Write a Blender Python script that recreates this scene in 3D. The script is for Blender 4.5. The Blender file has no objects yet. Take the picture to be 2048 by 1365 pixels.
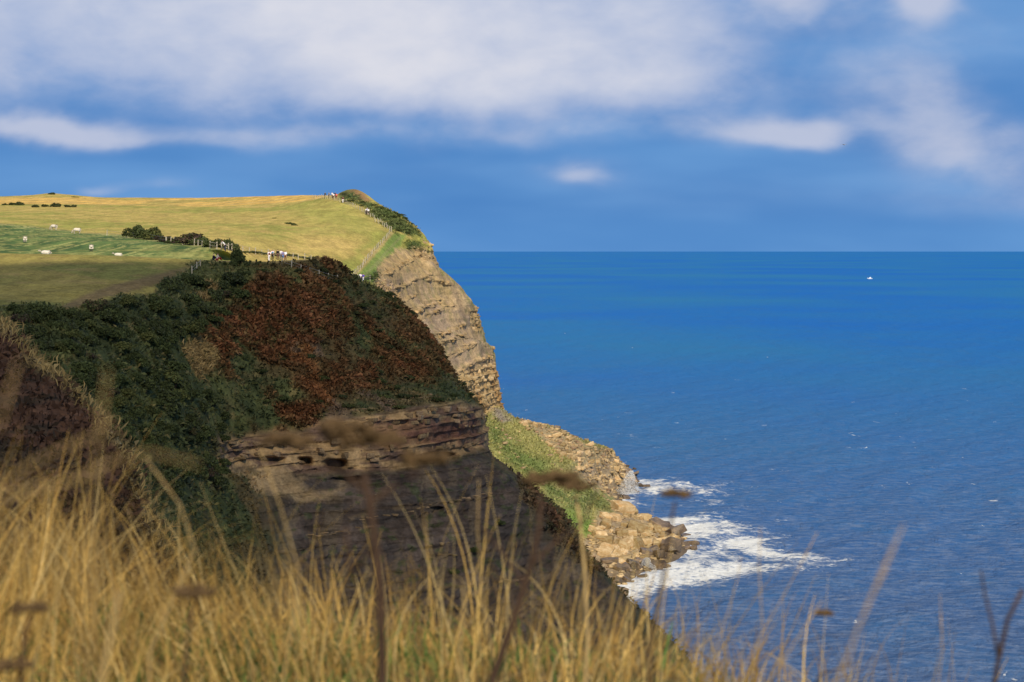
import bpy, bmesh, math, random
import numpy as np
from mathutils import Vector, Matrix
S = bpy.context.scene
C = S.collection
random.seed(7)
rng = np.random.default_rng(11)
R = math.radians

# ------------------------------------------------------------------ camera
CAMZ = 60.0          # metres above the sea
FPX = 4592.0         # focal length in pixels of a 2048 px wide frame
cam_d = bpy.data.cameras.new('camera')
cam = bpy.data.objects.new('camera', cam_d)
C.objects.link(cam)
cam.location = (0, 0, CAMZ)
cam.rotation_euler = (R(90), 0, 0)
cam_d.sensor_width = 36.0
cam_d.lens = 36.0 * FPX / 2048.0
cam_d.shift_y = -179.5 / 2048.0
cam_d.clip_start = 0.3
cam_d.clip_end = 1.0e6
cam_d.dof.use_dof = True
cam_d.dof.focus_distance = 330.0
cam_d.dof.aperture_fstop = 7.0
S.camera = cam

# ------------------------------------------------------------------ sun and sky
SUN_AZ = R(167.0)    # measured from +Y towards +X: behind the camera
SUN_EL = R(38.0)
sun_dir = Vector((math.sin(SUN_AZ) * math.cos(SUN_EL), math.cos(SUN_AZ) * math.cos(SUN_EL), math.sin(SUN_EL)))
sl = bpy.data.lights.new('sun', 'SUN')
sl.energy = 4.7
sl.angle = R(0.5)
sl.color = (1.0, 0.90, 0.74)
so = bpy.data.objects.new('sun', sl)
C.objects.link(so)
so.location = (0, 0, 300)
so.rotation_euler = (-sun_dir).to_track_quat('-Z', 'Y').to_euler()

S.view_settings.view_transform = 'Standard'
S.view_settings.look = 'None'
S.view_settings.gamma = 1.0
S.view_settings.exposure = 0.0
S.view_settings.use_curve_mapping = False
S.render.engine = 'CYCLES'
S.cycles.max_bounces = 6
S.cycles.transparent_max_bounces = 8


def lin(r, g, b):
    f = lambda c: (c / 255.0) / 12.92 if c <= 10 else (((c / 255.0) + 0.055) / 1.055) ** 2.4
    return (f(r), f(g), f(b))


class NT:
    """small helper to write node trees as expressions"""
    def __init__(s, tree):
        s.t = tree
    def node(s, ty, **kw):
        n = s.t.nodes.new(ty)
        for k, v in kw.items():
            setattr(n, k, v)
        return n
    def put(s, sock, v):
        if v is None:
            return
        if hasattr(v, 'links') or isinstance(v, bpy.types.NodeSocket):
            s.t.links.new(v, sock)
        else:
            if isinstance(v, (tuple, list)) and len(v) == 3 and sock.type == 'RGBA':
                v = (*v, 1)
            sock.default_value = v
    def m(s, op, a, b=None, c=None, clamp=False):
        n = s.node('ShaderNodeMath', operation=op, use_clamp=clamp)
        for i, v in enumerate((a, b, c)):
            s.put(n.inputs[i], v)
        return n.outputs[0]
    def mix(s, f, a, b, blend='MIX'):
        n = s.node('ShaderNodeMix', data_type='RGBA', blend_type=blend)
        s.put(n.inputs[0], f); s.put(n.inputs[6], a); s.put(n.inputs[7], b)
        return n.outputs[2]
    def step(s, v, a, b, lo=0.0, hi=1.0):
        n = s.node('ShaderNodeMapRange', interpolation_type='SMOOTHSTEP')
        for i, x in enumerate((v, a, b, lo, hi)):
            s.put(n.inputs[i], x)
        return n.outputs[0]
    def noise(s, vec, scale, detail=4, rough=0.55, dist=0.0):
        n = s.node('ShaderNodeTexNoise')
        s.put(n.inputs['Vector'], vec)
        n.inputs['Scale'].default_value = scale
        n.inputs['Detail'].default_value = detail
        n.inputs['Roughness'].default_value = rough
        n.inputs['Distortion'].default_value = dist
        return n.outputs['Fac']
    def vscale(s, vec, sc):
        n = s.node('ShaderNodeVectorMath', operation='MULTIPLY')
        s.put(n.inputs[0], vec); n.inputs[1].default_value = sc
        return n.outputs[0]
    def comb(s, x, y, z):
        n = s.node('ShaderNodeCombineXYZ')
        for i, v in enumerate((x, y, z)):
            s.put(n.inputs[i], v)
        return n.outputs[0]
    def sep(s, v):
        n = s.node('ShaderNodeSeparateXYZ'); s.put(n.inputs[0], v)
        return n.outputs


def build_world():
    w = bpy.data.worlds.new('World')
    S.world = w
    w.use_nodes = True
    t = w.node_tree
    t.nodes.clear()
    n = NT(t)
    sky = n.node('ShaderNodeTexSky', sky_type='NISHITA', sun_disc=False)
    sky.sun_elevation = SUN_EL
    sky.sun_rotation = SUN_AZ
    sky.altitude = 60
    sky.air_density = 1.0
    sky.dust_density = 0.3
    sky.ozone_density = 3.0
    tc = n.node('ShaderNodeTexCoord').outputs['Generated']
    x, y, z = n.sep(tc)[0:3]
    # azimuth and elevation, in units of 1000 and 500 photo pixels of arc
    az = n.m('MULTIPLY', n.m('ARCTAN2', x, y), 4.592)
    el = n.m('MULTIPLY', n.m('ARCSINE', z), 9.184)
    flat = n.comb(az, n.m('MULTIPLY', el, 0.8), 0.0)
    wob1 = n.m('SUBTRACT', n.noise(flat, 2.6, 4, 0.5), 0.5)
    wob2 = n.m('SUBTRACT', n.noise(n.vscale(flat, (1.2, 1.2, 1)), 3.3, 4, 0.5, 0.2), 0.5)
    a2 = n.m('ADD', az, n.m('MULTIPLY', wob1, 0.24))
    e2 = n.m('ADD', el, n.m('MULTIPLY', wob2, 0.17))
    # clouds that stand over the sea: (centre az, centre el, half widths, weight)
    def bank(items):
        tot = None
        for (ca, ce, ra, re, k) in items:
            dx = n.m('MULTIPLY', n.m('SUBTRACT', a2, ca), 1.0 / ra)
            dy = n.m('MULTIPLY', n.m('SUBTRACT', e2, ce), 1.0 / re)
            g = n.m('EXPONENT', n.m('MULTIPLY', n.m('ADD', n.m('MULTIPLY', dx, dx), n.m('MULTIPLY', dy, dy)), -1.0))
            g = n.m('MULTIPLY', g, k)
            tot = g if tot is None else n.m('ADD', tot, g)
        return tot
    px = lambda p: (p - 1024) / 1000.0
    py = lambda p: (503 - p) / 500.0
    big = bank([(px(930), py(60), .36, .32, .66), (px(640), py(10), .36, .30, .50), (px(1290), py(60), .22, .28, .52),
                (px(220), py(0), .42, .30, .46), (px(740), py(170), .36, .14, .40), (px(1180), py(180), .32, .13, .42), (px(400), py(120), .5, .22, .22), (px(60), py(80), .3, .3, .22),
                (px(900), py(-120), .9, .25, .3)])
    strips = bank([(px(90), py(268), .17, .055, .75), (px(470), py(272), .32, .06, .33), (px(850), py(270), .3, .06, .2),
                   (px(1230), py(262), .25, .06, .28), (px(1585), py(262), .15, .06, .66), (px(1165), py(345), .07, .05, .38),
                   (px(1940), py(300), .17, .10, .46), (px(1850), py(215), .12, .17, .30), (px(1840), py(10), .06, .09, .75),
                   (px(1590), py(-5), .11, .10, .8), (px(0), py(150), .2, .22, .30), (px(350), py(375), .07, .03, .25),
                   (px(225), py(385), .05, .03, .3), (px(2100), py(390), .25, .12, .3), (px(1450), py(150), .25, .25, .16), (px(1780), py(130), .22, .3, .22), (px(2000), py(60), .2, .25, .12), (px(1500), py(400), .5, .12, .12), (px(700), py(340), .6, .07, .10)])
    billow = n.noise(flat, 4.2, 5, 0.5, 0.3)
    fine = n.noise(n.vscale(flat, (1.0, 1.2, 1.0)), 11.0, 4, 0.5, 0.2)
    tex = n.m('ADD', n.m('MULTIPLY', n.m('SUBTRACT', billow, 0.5), 0.62), n.m('MULTIPLY', n.m('SUBTRACT', fine, 0.5), 0.34))
    mass = n.m('ADD', big, n.m('MULTIPLY', tex, n.step(big, 0.0, 0.5, 0.3, 1.25)))
    mask_big = n.step(mass, 0.04, 0.66)
    mask_str = n.step(n.m('ADD', strips, n.m('MULTIPLY', tex, n.step(strips, 0.03, 0.4))), 0.04, 0.80)
    # broken cloud over the rest of the sky, on a flat ceiling
    ceil = n.node('ShaderNodeVectorMath', operation='DIVIDE')
    n.put(ceil.inputs[0], tc)
    zz = n.m('ADD', n.m('MAXIMUM', z, 0.0), 0.12)
    n.put(ceil.inputs[1], n.comb(zz, zz, zz))
    over = n.step(n.noise(ceil.outputs[0], 0.9, 6, 0.55, 0.3), 0.46, 0.66)
    over = n.m('MULTIPLY', over, n.step(el, 0.95, 2.4))
    # clear air: the Nishita sky, veiled near the horizon by far blue rain cloud
    clear = n.mix(1.0, sky.outputs[0], (0.085, 0.085, 0.085), 'MULTIPLY')
    far_veil = n.mix(n.step(n.noise(n.vscale(flat, (0.6, 1.6, 1)), 2.2, 3, 0.5), 0.35, 0.7), lin(70, 130, 197), lin(100, 153, 212))
    veil = n.step(el, 0.25, 6.0, 0.97, 0.10)
    base = n.mix(veil, clear, far_veil)
    base = n.mix(n.m('MULTIPLY', n.step(n.m('ABSOLUTE', n.m('SUBTRACT', el, 0.05)), 0.0, 0.16, 1.0, 0.0), 0.35), base, lin(96, 152, 212))
    c_lo = lin(150, 172, 212)
    c_hi = lin(224, 224, 232)
    ccol = n.mix(n.step(mass, 0.30, 1.45), c_lo, c_hi)
    col = n.mix(n.m('MULTIPLY', mask_big, 0.96), base, ccol)
    col = n.mix(n.m('MULTIPLY', mask_str, 0.85), col, lin(196, 202, 222))
    col = n.mix(n.m('MULTIPLY', over, 0.9), col, n.mix(over, c_lo, lin(215, 217, 228)))
    below = n.step(z, -0.02, 0.0, 1.0, 0.0)
    col = n.mix(below, col, lin(40, 70, 110))
    bg = n.node('ShaderNodeBackground')
    n.put(bg.inputs[0], col)
    bg.inputs[1].default_value = 1.0
    out = n.node('ShaderNodeOutputWorld')
    t.links.new(bg.outputs[0], out.inputs[0])


build_world()

# ------------------------------------------------------------------ small tools
def tag(o, label=None, cat=None, group=None, kind=None):
    if label: o['label'] = label
    if cat: o['category'] = cat
    if group: o['group'] = group
    if kind: o['kind'] = kind
    return o


def mesh_obj(name, verts, faces, mat=None, parent=None, smooth=False):
    me = bpy.data.meshes.new(name)
    me.from_pydata([tuple(map(float, v)) for v in verts], [], [tuple(map(int, f)) for f in faces])
    if smooth:
        me.polygons.foreach_set('use_smooth', [True] * len(me.polygons))
    o = bpy.data.objects.new(name, me)
    C.objects.link(o)
    if mat: me.materials.append(mat)
    if parent: o.parent = parent
    return o


def np_mesh(name, V, F, mat=None, parent=None, col=None, smooth=False, attrs=None):
    """V (n,3), F (m,k) with k = 3 or 4, col (n,4) point colours"""
    k = F.shape[1]
    me = bpy.data.meshes.new(name)
    me.vertices.add(len(V)); me.vertices.foreach_set('co', np.ascontiguousarray(V, dtype=np.float32).ravel())
    me.loops.add(F.size); me.loops.foreach_set('vertex_index', np.ascontiguousarray(F, dtype=np.int32).ravel())
    me.polygons.add(len(F)); me.polygons.foreach_set('loop_start', np.arange(0, F.size, k, dtype=np.int32))
    me.polygons.foreach_set('loop_total', np.full(len(F), k, dtype=np.int32))
    me.update(calc_edges=True)
    if smooth:
        me.polygons.foreach_set('use_smooth', np.ones(len(F), dtype=bool))
    if col is not None:
        a = me.color_attributes.new('Col', 'FLOAT_COLOR', 'POINT')
        a.data.foreach_set('color', np.ascontiguousarray(col, dtype=np.float32).ravel())
    for nm, arr in (attrs or {}).items():
        a = me.attributes.new(nm, 'FLOAT', 'POINT')
        a.data.foreach_set('value', np.ascontiguousarray(arr, dtype=np.float32))
    me.validate()
    o = bpy.data.objects.new(name, me)
    C.objects.link(o)
    if mat: me.materials.append(mat)
    if parent: o.parent = parent
    return o


def empty(name, loc, rz=0.0, scale=1.0):
    o = bpy.data.objects.new(name, None)
    C.objects.link(o)
    o.location = loc; o.rotation_euler = (0, 0, rz); o.scale = (scale,) * 3
    o.empty_display_size = 0.2
    return o


def copy_tree(o, parent=None):
    c = o.copy(); C.objects.link(c); c.parent = parent
    for ch in list(o.children):
        copy_tree(ch, c)
    return c


# ------------------------------------------------------------------ noise in numpy
def _hash(i, j, k, seed):
    h = (i.astype(np.int64) * 374761393 + j.astype(np.int64) * 668265263 + k.astype(np.int64) * 2147483647 + seed * 1274126177) & 0xffffffff
    h = ((h ^ (h >> 13)) * 1274126177) & 0xffffffff
    h = ((h ^ (h >> 16)) * 2246822519) & 0xffffffff
    return ((h ^ (h >> 15)) & 0xffffff) / float(0xffffff)


def vnoise(p, seed=0):
    p = np.asarray(p, dtype=np.float64)
    f = np.floor(p); t = p - f
    t = t * t * (3 - 2 * t)
    i, j, k = f[:, 0], f[:, 1], f[:, 2]
    out = 0
    for a in (0, 1):
        wa = t[:, 0] if a else 1 - t[:, 0]
        for b in (0, 1):
            wb = t[:, 1] if b else 1 - t[:, 1]
            for c in (0, 1):
                wc = t[:, 2] if c else 1 - t[:, 2]
                out = out + wa * wb * wc * _hash(i + a, j + b, k + c, seed)
    return out


def fbm(p, octv=4, seed=0, gain=0.5):
    s = 0; a = 1; tot = 0
    p = np.asarray(p, dtype=np.float64)
    for o in range(octv):
        s = s + a * vnoise(p * (2.03 ** o) + 17.3 * o, seed + o)
        tot += a; a *= gain
    return s / tot        # 0..1


def sstep(x, a, b):
    t = np.clip((x - a) / (b - a), 0, 1)
    return t * t * (3 - 2 * t)


def in_poly(px, py, poly):
    ins = np.zeros(len(px), dtype=bool)
    n = len(poly)
    for i in range(n):
        x0, y0 = poly[i]; x1, y1 = poly[(i + 1) % n]
        c = ((y0 > py) != (y1 > py)) & (px < (x1 - x0) * (py - y0) / (y1 - y0 + 1e-12) + x0)
        ins ^= c
    return ins


def poly_dist(px, py, poly, closed=True):
    d = np.full(len(px), 1e9)
    n = len(poly)
    for i in range(n if closed else n - 1):
        x0, y0 = poly[i]; x1, y1 = poly[(i + 1) % n]
        dx, dy = x1 - x0, y1 - y0
        t = np.clip(((px - x0) * dx + (py - y0) * dy) / (dx * dx + dy * dy + 1e-9), 0, 1)
        d = np.minimum(d, np.hypot(px - x0 - t * dx, py - y0 - t * dy))
    return d


def soft_poly(px, py, poly, w):
    """1 inside, 0 outside, with an edge w wide"""
    d = poly_dist(px, py, poly)
    d = np.where(in_poly(px, py, poly), d, -d)
    return sstep(d, -w, w)


def line_mask(px, py, pts, w):
    return 1 - sstep(poly_dist(px, py, pts, closed=False), w * 0.5, w * 1.2)


def W(px, py, Y):
    """sight line through a photo pixel, cut at distance Y"""
    return np.array(((px - 1024.0) / FPX * Y, Y, CAMZ - (py - 503.0) / FPX * Y))


def proj(V):
    return 1024 + V[:, 0] / V[:, 1] * FPX, 503 - (V[:, 2] - CAMZ) / V[:, 1] * FPX


# ------------------------------------------------------------------ materials
MATS = {}
def principled(name, color=(.5, .5, .5), rough=.8, spec=.3):
    m = bpy.data.materials.new(name); m.use_nodes = True
    b = m.node_tree.nodes['Principled BSDF']
    b.inputs['Base Color'].default_value = (*color, 1)
    b.inputs['Roughness'].default_value = rough
    b.inputs['Specular IOR Level'].default_value = spec
    return m, m.node_tree, b


def noisy(name, color, var=.25, scale=6.0, rough=.85, bump=.2, spec=.2, var_col=None, objrand=0.0):
    """plain coloured material with procedural mottling and relief"""
    if name in MATS: return MATS[name]
    m, t, b = principled(name, color, rough, spec)
    n = NT(t)
    pos = n.node('ShaderNodeTexCoord').outputs['Object']
    f = n.noise(pos, scale, 5, .6)
    lo = tuple(c * (1 - var) for c in color)
    hi = var_col or tuple(min(1, c * (1 + var)) for c in color)
    col = n.mix(n.step(f, .3, .7), lo, hi)
    if objrand:
        oi = n.node('ShaderNodeObjectInfo').outputs['Random']
        col = n.mix(1.0, col, n.mix(oi, (1 - objrand,) * 3, (1 + objrand,) * 3), 'MULTIPLY')
    n.put(b.inputs['Base Color'], col)
    if bump:
        bp = n.node('ShaderNodeBump'); bp.inputs['Strength'].default_value = bump
        bp.inputs['Distance'].default_value = .05
        n.put(bp.inputs['Height'], n.noise(pos, scale * 2.2, 5, .65))
        n.put(b.inputs['Normal'], bp.outputs[0])
    MATS[name] = m
    return m


def ground_material():
    m, t, b = principled('ground', rough=.95, spec=.08)
    n = NT(t)
    at = n.node('ShaderNodeAttribute', attribute_name='Col')
    pos = n.node('ShaderNodeNewGeometry').outputs['Position']
    f1 = n.noise(pos, .9, 6, .7)
    f2 = n.noise(n.vscale(pos, (1, .35, 1)), 3.5, 4, .6)
    f = n.m('ADD', n.m('MULTIPLY', f1, .6), n.m('MULTIPLY', f2, .4))
    f3 = n.noise(n.vscale(pos, (.30, .07, .3)), 1.0, 5, .7)
    g = n.m('MULTIPLY', n.step(f, .32, .68, .66, 1.32), n.step(f3, .34, .66, .82, 1.18))
    col = n.mix(1.0, at.outputs['Color'], n.comb(g, g, g), 'MULTIPLY')
    # bedding cracks where the rock is bare
    zs = n.sep(pos)[2]
    bed = n.noise(n.comb(n.m('MULTIPLY', n.sep(pos)[0], .25), n.m('MULTIPLY', n.sep(pos)[1], .25), n.m('MULTIPLY', zs, 2.4)), 1.0, 5, .65, .3)
    crack = n.step(bed, .36, .50, .42, 1.0)
    col2 = n.mix(1.0, col, n.comb(crack, crack, crack), 'MULTIPLY')
    col = n.mix(at.outputs['Alpha'], col, col2)
    n.put(b.inputs['Base Color'], col)
    bp = n.node('ShaderNodeBump'); bp.inputs['Strength'].default_value = .7; bp.inputs['Distance'].default_value = .25
    h = n.m('ADD', n.m('MULTIPLY', f, 1.0), n.m('MULTIPLY', n.m('MULTIPLY', bed, at.outputs['Alpha']), 1.3))
    n.put(bp.inputs['Height'], h)
    n.put(b.inputs['Normal'], bp.outputs[0])
    return m
M_GROUND = ground_material()


def leaf_material(name, rough=.75, trans=.25):
    m, t, b = principled(name, rough=rough, spec=.12)
    n = NT(t)
    at = n.node('ShaderNodeAttribute', attribute_name='Col')
    oi = n.node('ShaderNodeObjectInfo').outputs['Random']
    k = n.m('ADD', .8, n.m('MULTIPLY', oi, .4))
    col = n.mix(1.0, at.outputs['Color'], n.comb(k, k, k), 'MULTIPLY')
    n.put(b.inputs['Base Color'], col)
    tr = n.node('ShaderNodeBsdfTranslucent'); n.put(tr.inputs[0], col)
    mx = n.node('ShaderNodeMixShader'); mx.inputs[0].default_value = trans
    t.links.new(b.outputs[0], mx.inputs[1]); t.links.new(tr.outputs[0], mx.inputs[2])
    t.links.new(mx.outputs[0], t.nodes['Material Output'].inputs[0])
    return m
M_LEAF = leaf_material('leaf')
M_STRAW = leaf_material('straw', .7, .3)

# ------------------------------------------------------------------ terrain: lofted contour lines
def gsmooth(A, sig, axis):
    if sig <= 0: return A
    r = int(sig * 3) + 1
    k = np.exp(-0.5 * (np.arange(-r, r + 1) / sig) ** 2); k /= k.sum()
    A = np.moveaxis(A, axis, 0)
    P = np.concatenate([A[:1].repeat(r, 0), A, A[-1:].repeat(r, 0)], 0)
    out = sum(k[i] * P[i:i + len(A)] for i in range(2 * r + 1))
    # keep the border fixed
    return np.moveaxis(out, 0, axis)


def loft(rows, ncol, rowpx, sigc=5.0, sigr=2.0):
    """rows: lists of (px, py, Y). Returns grid (nr, ncol, 3) and the row parameter."""
    G = []
    for r in rows:
        r = np.array(r, dtype=float)
        d = np.diff(r, axis=0)
        ds = np.sqrt(d[:, 0] ** 2 + d[:, 1] ** 2 + (d[:, 2] * 1.0) ** 2)
        s = np.concatenate([[0], np.cumsum(ds)]); s /= s[-1]
        u = np.linspace(0, 1, ncol)
        q = np.stack([np.interp(u, s, r[:, i]) for i in range(3)], 1)
        X = (q[:, 0] - 1024) / FPX * q[:, 2]; Z = CAMZ - (q[:, 1] - 503) / FPX * q[:, 2]
        G.append(np.stack([X, q[:, 2], Z], 1))
    G = np.array(G)
    out = []; par = []
    for i in range(len(rows) - 1):
        k = rowpx[i]
        for j in range(k):
            f = j / k
            out.append(G[i] * (1 - f) + G[i + 1] * f); par.append(i + f)
    out.append(G[-1]); par.append(len(rows) - 1)
    A = np.array(out)
    A = gsmooth(A, sigc, 1)
    A = gsmooth(A, sigr, 0)
    return A, np.array(par)


def grid_faces(nr, nc):
    i = np.arange(nr - 1)[:, None] * nc + np.arange(nc - 1)[None, :]
    i = i.ravel()
    return np.stack([i, i + 1, i + nc + 1, i + nc], 1)


def grid_normals(A):
    du = np.gradient(A, axis=1); dv = np.gradient(A, axis=0)
    N = np.cross(du, dv)
    N /= np.linalg.norm(N, axis=2, keepdims=True) + 1e-9
    return N


NROWS = [
 # behind the brow, hidden
 [(-150,520,345),(0,520,345),(200,523,345),(390,530,345),(540,537,345),(640,545,345),(690,578,350),(730,600,356),(728,640,375),(715,700,410)],
 # brow
 [(-150,503,325),(0,505,325),(200,509,325),(330,514,322),(390,518,320),(475,521,315),(540,523,314),(600,518,316),(640,516,320),(662,519,322),(690,546,326),(715,565,332),(738,574,336),(742,592,350),(737,625,372),(725,680,405)],
 [(-150,555,285),(0,558,285),(150,562,285),(300,562,290),(400,556,306),(500,553,308),(600,548,313),(690,562,322),(760,582,334),(798,604,338),(812,630,352),(806,672,372),(792,740,405)],
 [(-150,615,245),(0,615,248),(150,612,255),(300,600,275),(400,600,296),(500,610,303),(600,620,307),(700,620,315),(780,622,326),(824,634,334),(840,660,348),(837,715,367),(826,800,400)],
 [(-150,690,225),(0,690,228),(150,695,236),(300,690,262),(400,690,284),(500,695,295),(600,700,299),(700,695,307),(800,690,318),(872,688,328),(888,718,340),(888,780,360),(880,880,400)],
 [(-150,770,208),(0,770,212),(150,775,220),(300,770,252),(400,770,276),(500,770,288),(600,772,292),(700,768,298),(800,765,308),(880,755,318),(920,765,326),(934,798,340),(935,860,358),(926,980,400)],
 # top of the rock band
 [(-150,850,195),(0,850,198),(150,850,205),(300,850,240),(420,872,265),(470,878,280),(600,868,286),(650,843,287),(750,828,289),(850,813,295),(925,806,305),(958,813,315),(970,848,330),(974,910,348),(970,1050,400)],
 # foot of the rock band
 [(-150,930,185),(0,930,188),(150,930,195),(300,930,230),(420,945,260),(470,925,276),(600,945,284),(650,940,285),(750,940,287),(850,922,293),(920,908,303),(965,885,313),(978,912,328),(982,965,346),(980,1100,400)],
 [(-150,1010,175),(0,1010,178),(150,1010,185),(300,1010,220),(420,1020,252),(500,1015,268),(600,1015,277),(700,1015,279),(800,1005,282),(900,980,289),(1000,945,301),(1045,957,312),(1062,1000,330),(1072,1055,350),(1080,1180,400)],
 [(-150,1110,165),(0,1110,168),(200,1110,185),(350,1110,225),(450,1110,250),(550,1110,265),(700,1110,272),(800,1105,275),(900,1080,281),(1000,1050,289),(1100,1015,299),(1140,1042,312),(1155,1090,330),(1168,1150,350),(1180,1260,395)],
 [(-150,1250,160),(0,1250,162),(200,1250,180),(350,1250,218),(500,1250,250),(700,1250,266),(900,1230,273),(1050,1190,282),(1170,1145,292),(1222,1158,304),(1248,1205,320),(1262,1262,340),(1270,1330,370)],
 [(-150,1420,155),(0,1420,157),(200,1420,172),(350,1420,212),(500,1420,243),(700,1420,259),(900,1400,266),(1100,1350,275),(1300,1280,284),(1370,1308,296),(1390,1350,312),(1400,1400,330),(1405,1460,360)],
 [(-150,1650,150),(0,1650,152),(200,1650,165),(350,1650,206),(500,1650,236),(700,1650,252),(900,1640,259),(1100,1610,267),(1330,1540,276),(1440,1510,288),(1465,1550,306),(1480,1600,330),(1485,1650,360)],
]
FROWS = [
 [(-150,425,1050),(200,425,1000),(600,415,830),(690,405,720),(735,425,690),(740,470,700),(740,520,760)],
 [(-150,393,880),(0,391,860),(60,388,850),(100,383,845),(150,388,845),(200,393,820),(400,394,790),(520,391,750),(600,389,720),(650,390,690),(672,388,665),(683,381,645),(694,376,640),(708,374,635),(720,378,632),(730,388,631),(738,399,630),(748,409,628),(754,425,640),(757,450,670),(757,500,720)],
 [(-150,409,760),(0,409,750),(150,409,735),(300,412,715),(450,413,690),(560,408,670),(620,401,650),(660,399,632),(690,403,620),(720,405,612),(750,413,606),(775,420,604),(803,431,602),(810,445,615),(814,470,640),(812,520,700)],
 [(-150,430,600),(0,430,595),(200,432,585),(400,437,570),(550,436,565),(650,432,570),(720,435,575),(770,440,578),(810,447,580),(834,457,580),(850,468,580),(856,490,592),(858,520,615),(853,570,680)],
 [(-150,448,470),(0,450,465),(150,462,450),(300,472,425),(450,485,375),(520,482,410),(600,470,480),(700,466,500),(760,463,525),(785,464,540),(815,467,552),(842,473,560),(860,487,562),(866,502,563),(871,522,576),(871,560,600),(868,620,660)],
 [(-150,480,395),(0,480,390),(200,485,380),(400,496,362),(450,501,350),(550,510,395),(650,506,440),(720,505,470),(760,500,500),(790,497,520),(815,500,535),(842,505,545),(860,515,553),(874,530,558),(886,560,574),(890,610,600),(884,680,660)],
 [(-150,510,345),(0,514,345),(200,519,345),(400,530,340),(550,530,372),(650,543,392),(700,548,420),(735,546,445),(765,535,470),(790,535,490),(820,540,515),(855,548,535),(893,545,550),(922,574,558),(932,602,575),(932,650,600),(925,740,660)],
 [(-150,570,338),(0,570,338),(200,575,338),(400,585,340),(600,585,372),(700,580,415),(740,580,440),(765,590,462),(800,590,485),(840,595,515),(885,590,540),(928,586,555),(950,610,560),(960,640,578),(960,690,600),(954,800,660)],
 [(-150,640,334),(0,640,334),(200,640,334),(400,645,338),(600,640,376),(720,640,420),(790,650,460),(850,650,500),(910,640,540),(948,632,558),(962,646,562),(972,690,580),(972,740,600),(964,850,660)],
 [(0,720,334),(300,720,336),(600,720,385),(780,720,430),(850,715,475),(910,700,515),(960,680,550),(984,690,560),(990,705,562),(998,760,580),(998,820,600),(988,920,660)],
 [(0,780,336),(300,780,340),(600,780,390),(800,780,430),(880,775,470),(930,758,510),(965,742,545),(985,738,558),(992,745,562),(1002,800,580),(1004,850,600),(992,950,660)],
 [(0,900,338),(300,900,345),(600,900,395),(820,900,430),(890,880,470),(940,855,505),(970,827,540),(988,812,556),(996,812,564),(1010,850,585),(1018,900,610),(1008,1000,670)],
 [(0,1000,340),(300,1000,350),(600,1000,400),(850,1000,425),(940,960,465),(990,910,500),(1030,878,530),(1060,858,550),(1090,850,572),(1115,857,590),(1135,895,610),(1142,930,640),(1130,1000,680)],
 [(0,1100,340),(400,1100,360),(700,1100,392),(920,1080,415),(1020,1020,445),(1080,980,475),(1130,940,505),(1170,905,540),(1200,893,568),(1222,898,596),(1232,920,618),(1234,960,640),(1222,1010,690)],
]
# shoreline: where the sea meets the boulders, given as distance Y and photo column
SHORE = [(372,1000),(385,1120),(400,1208),(416,1252),(432,1300),(450,1350),(465,1372),(480,1362),(498,1322),(516,1262),(535,1236),(560,1238),(585,1262),(602,1272),(620,1262),(650,1235),(700,1180),(800,1080)]
def shore_row(z, dx):
    out = []
    for Y, p in SHORE:
        p2 = p + dx * FPX / Y
        out.append((p2, 503 + (CAMZ - z) / Y * FPX, Y))
    return out
FROWS.append([(0, 1280, 345), (500, 1280, 360)] + shore_row(0.6, 0.0))
FROWS.append([(0, 1400, 345), (500, 1350, 360)] + shore_row(-4.0, 7.0))
SROWS = [
 [(-260,700,150),(-100,760,140),(40,830,132),(140,900,122),(220,1000,114),(300,1120,108),(420,1300,100),(620,1500,96)],
 [(-260,560,128),(-100,600,121),(0,650,115),(60,702,112),(130,750,108),(190,832,104),(225,900,100),(270,1000,96),(350,1150,92),(450,1300,90),(620,1500,88)],
 [(-330,760,108),(-180,800,102),(-70,850,97),(0,905,94),(70,960,91),(130,1040,88),(170,1110,85),(220,1200,82),(300,1350,78),(420,1500,76),(600,1700,75)],
 [(-420,1050,80),(-280,1080,76),(-170,1130,73),(-90,1180,71),(-10,1240,69),(60,1320,67),(120,1400,65),(200,1500,62),(300,1650,60),(420,1800,58),(600,2000,57)],
 [(-600,1700,45),(-450,1700,43),(-350,1750,42),(-250,1800,41),(-150,1850,40),(-50,1900,39),(50,2000,38),(150,2100,37),(250,2250,36),(400,2400,35),(600,2600,35)],
]

for rows_ in (NROWS, FROWS[:9]):
    for r_ in rows_:
        x_, y_, d_ = r_[0]
        r_.insert(0, (x_ - 420, y_ + (6 if d_ > 300 else 0), d_))
NPX = [14, 22, 32, 40, 38, 36, 46, 42, 40, 44, 40, 24]
GN, parN = loft(NROWS, 720, NPX, 4.0, 1.6)
FPXR = [8, 16, 24, 24, 26, 28, 28, 34, 38, 30, 44, 40, 48, 60, 10]
GF, parF = loft(FROWS, 720, FPXR, 3.0, 1.6)
GS, parS = loft(SROWS, 220, [20, 60, 60, 30], 3.0, 2.0)


def strata(V, thick, seed):
    """outward offset of each bed, broken along its length"""
    dip = V[:, 2] - 0.035 * V[:, 0] + 0.02 * (V[:, 1] - 300) + 0.7 * (fbm(V * [.05, .05, .0] + 3, 2, seed) - .5)
    lay = dip / thick
    i = np.floor(lay); f = lay - i
    z0 = np.zeros_like(i)
    along = np.stack([V[:, 0] * .22, V[:, 1] * .22, i * 7.7], 1)
    h = vnoise(along, seed + 5) * .6 + _hash(i, z0, z0, seed) * .7
    blocky = vnoise(along * 3.1, seed + 9)
    return (h - .6) + .5 * (blocky - .5) - .5 * (sstep(f, .80, .95) * (1 - sstep(f, .95, 1.0)))


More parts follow.
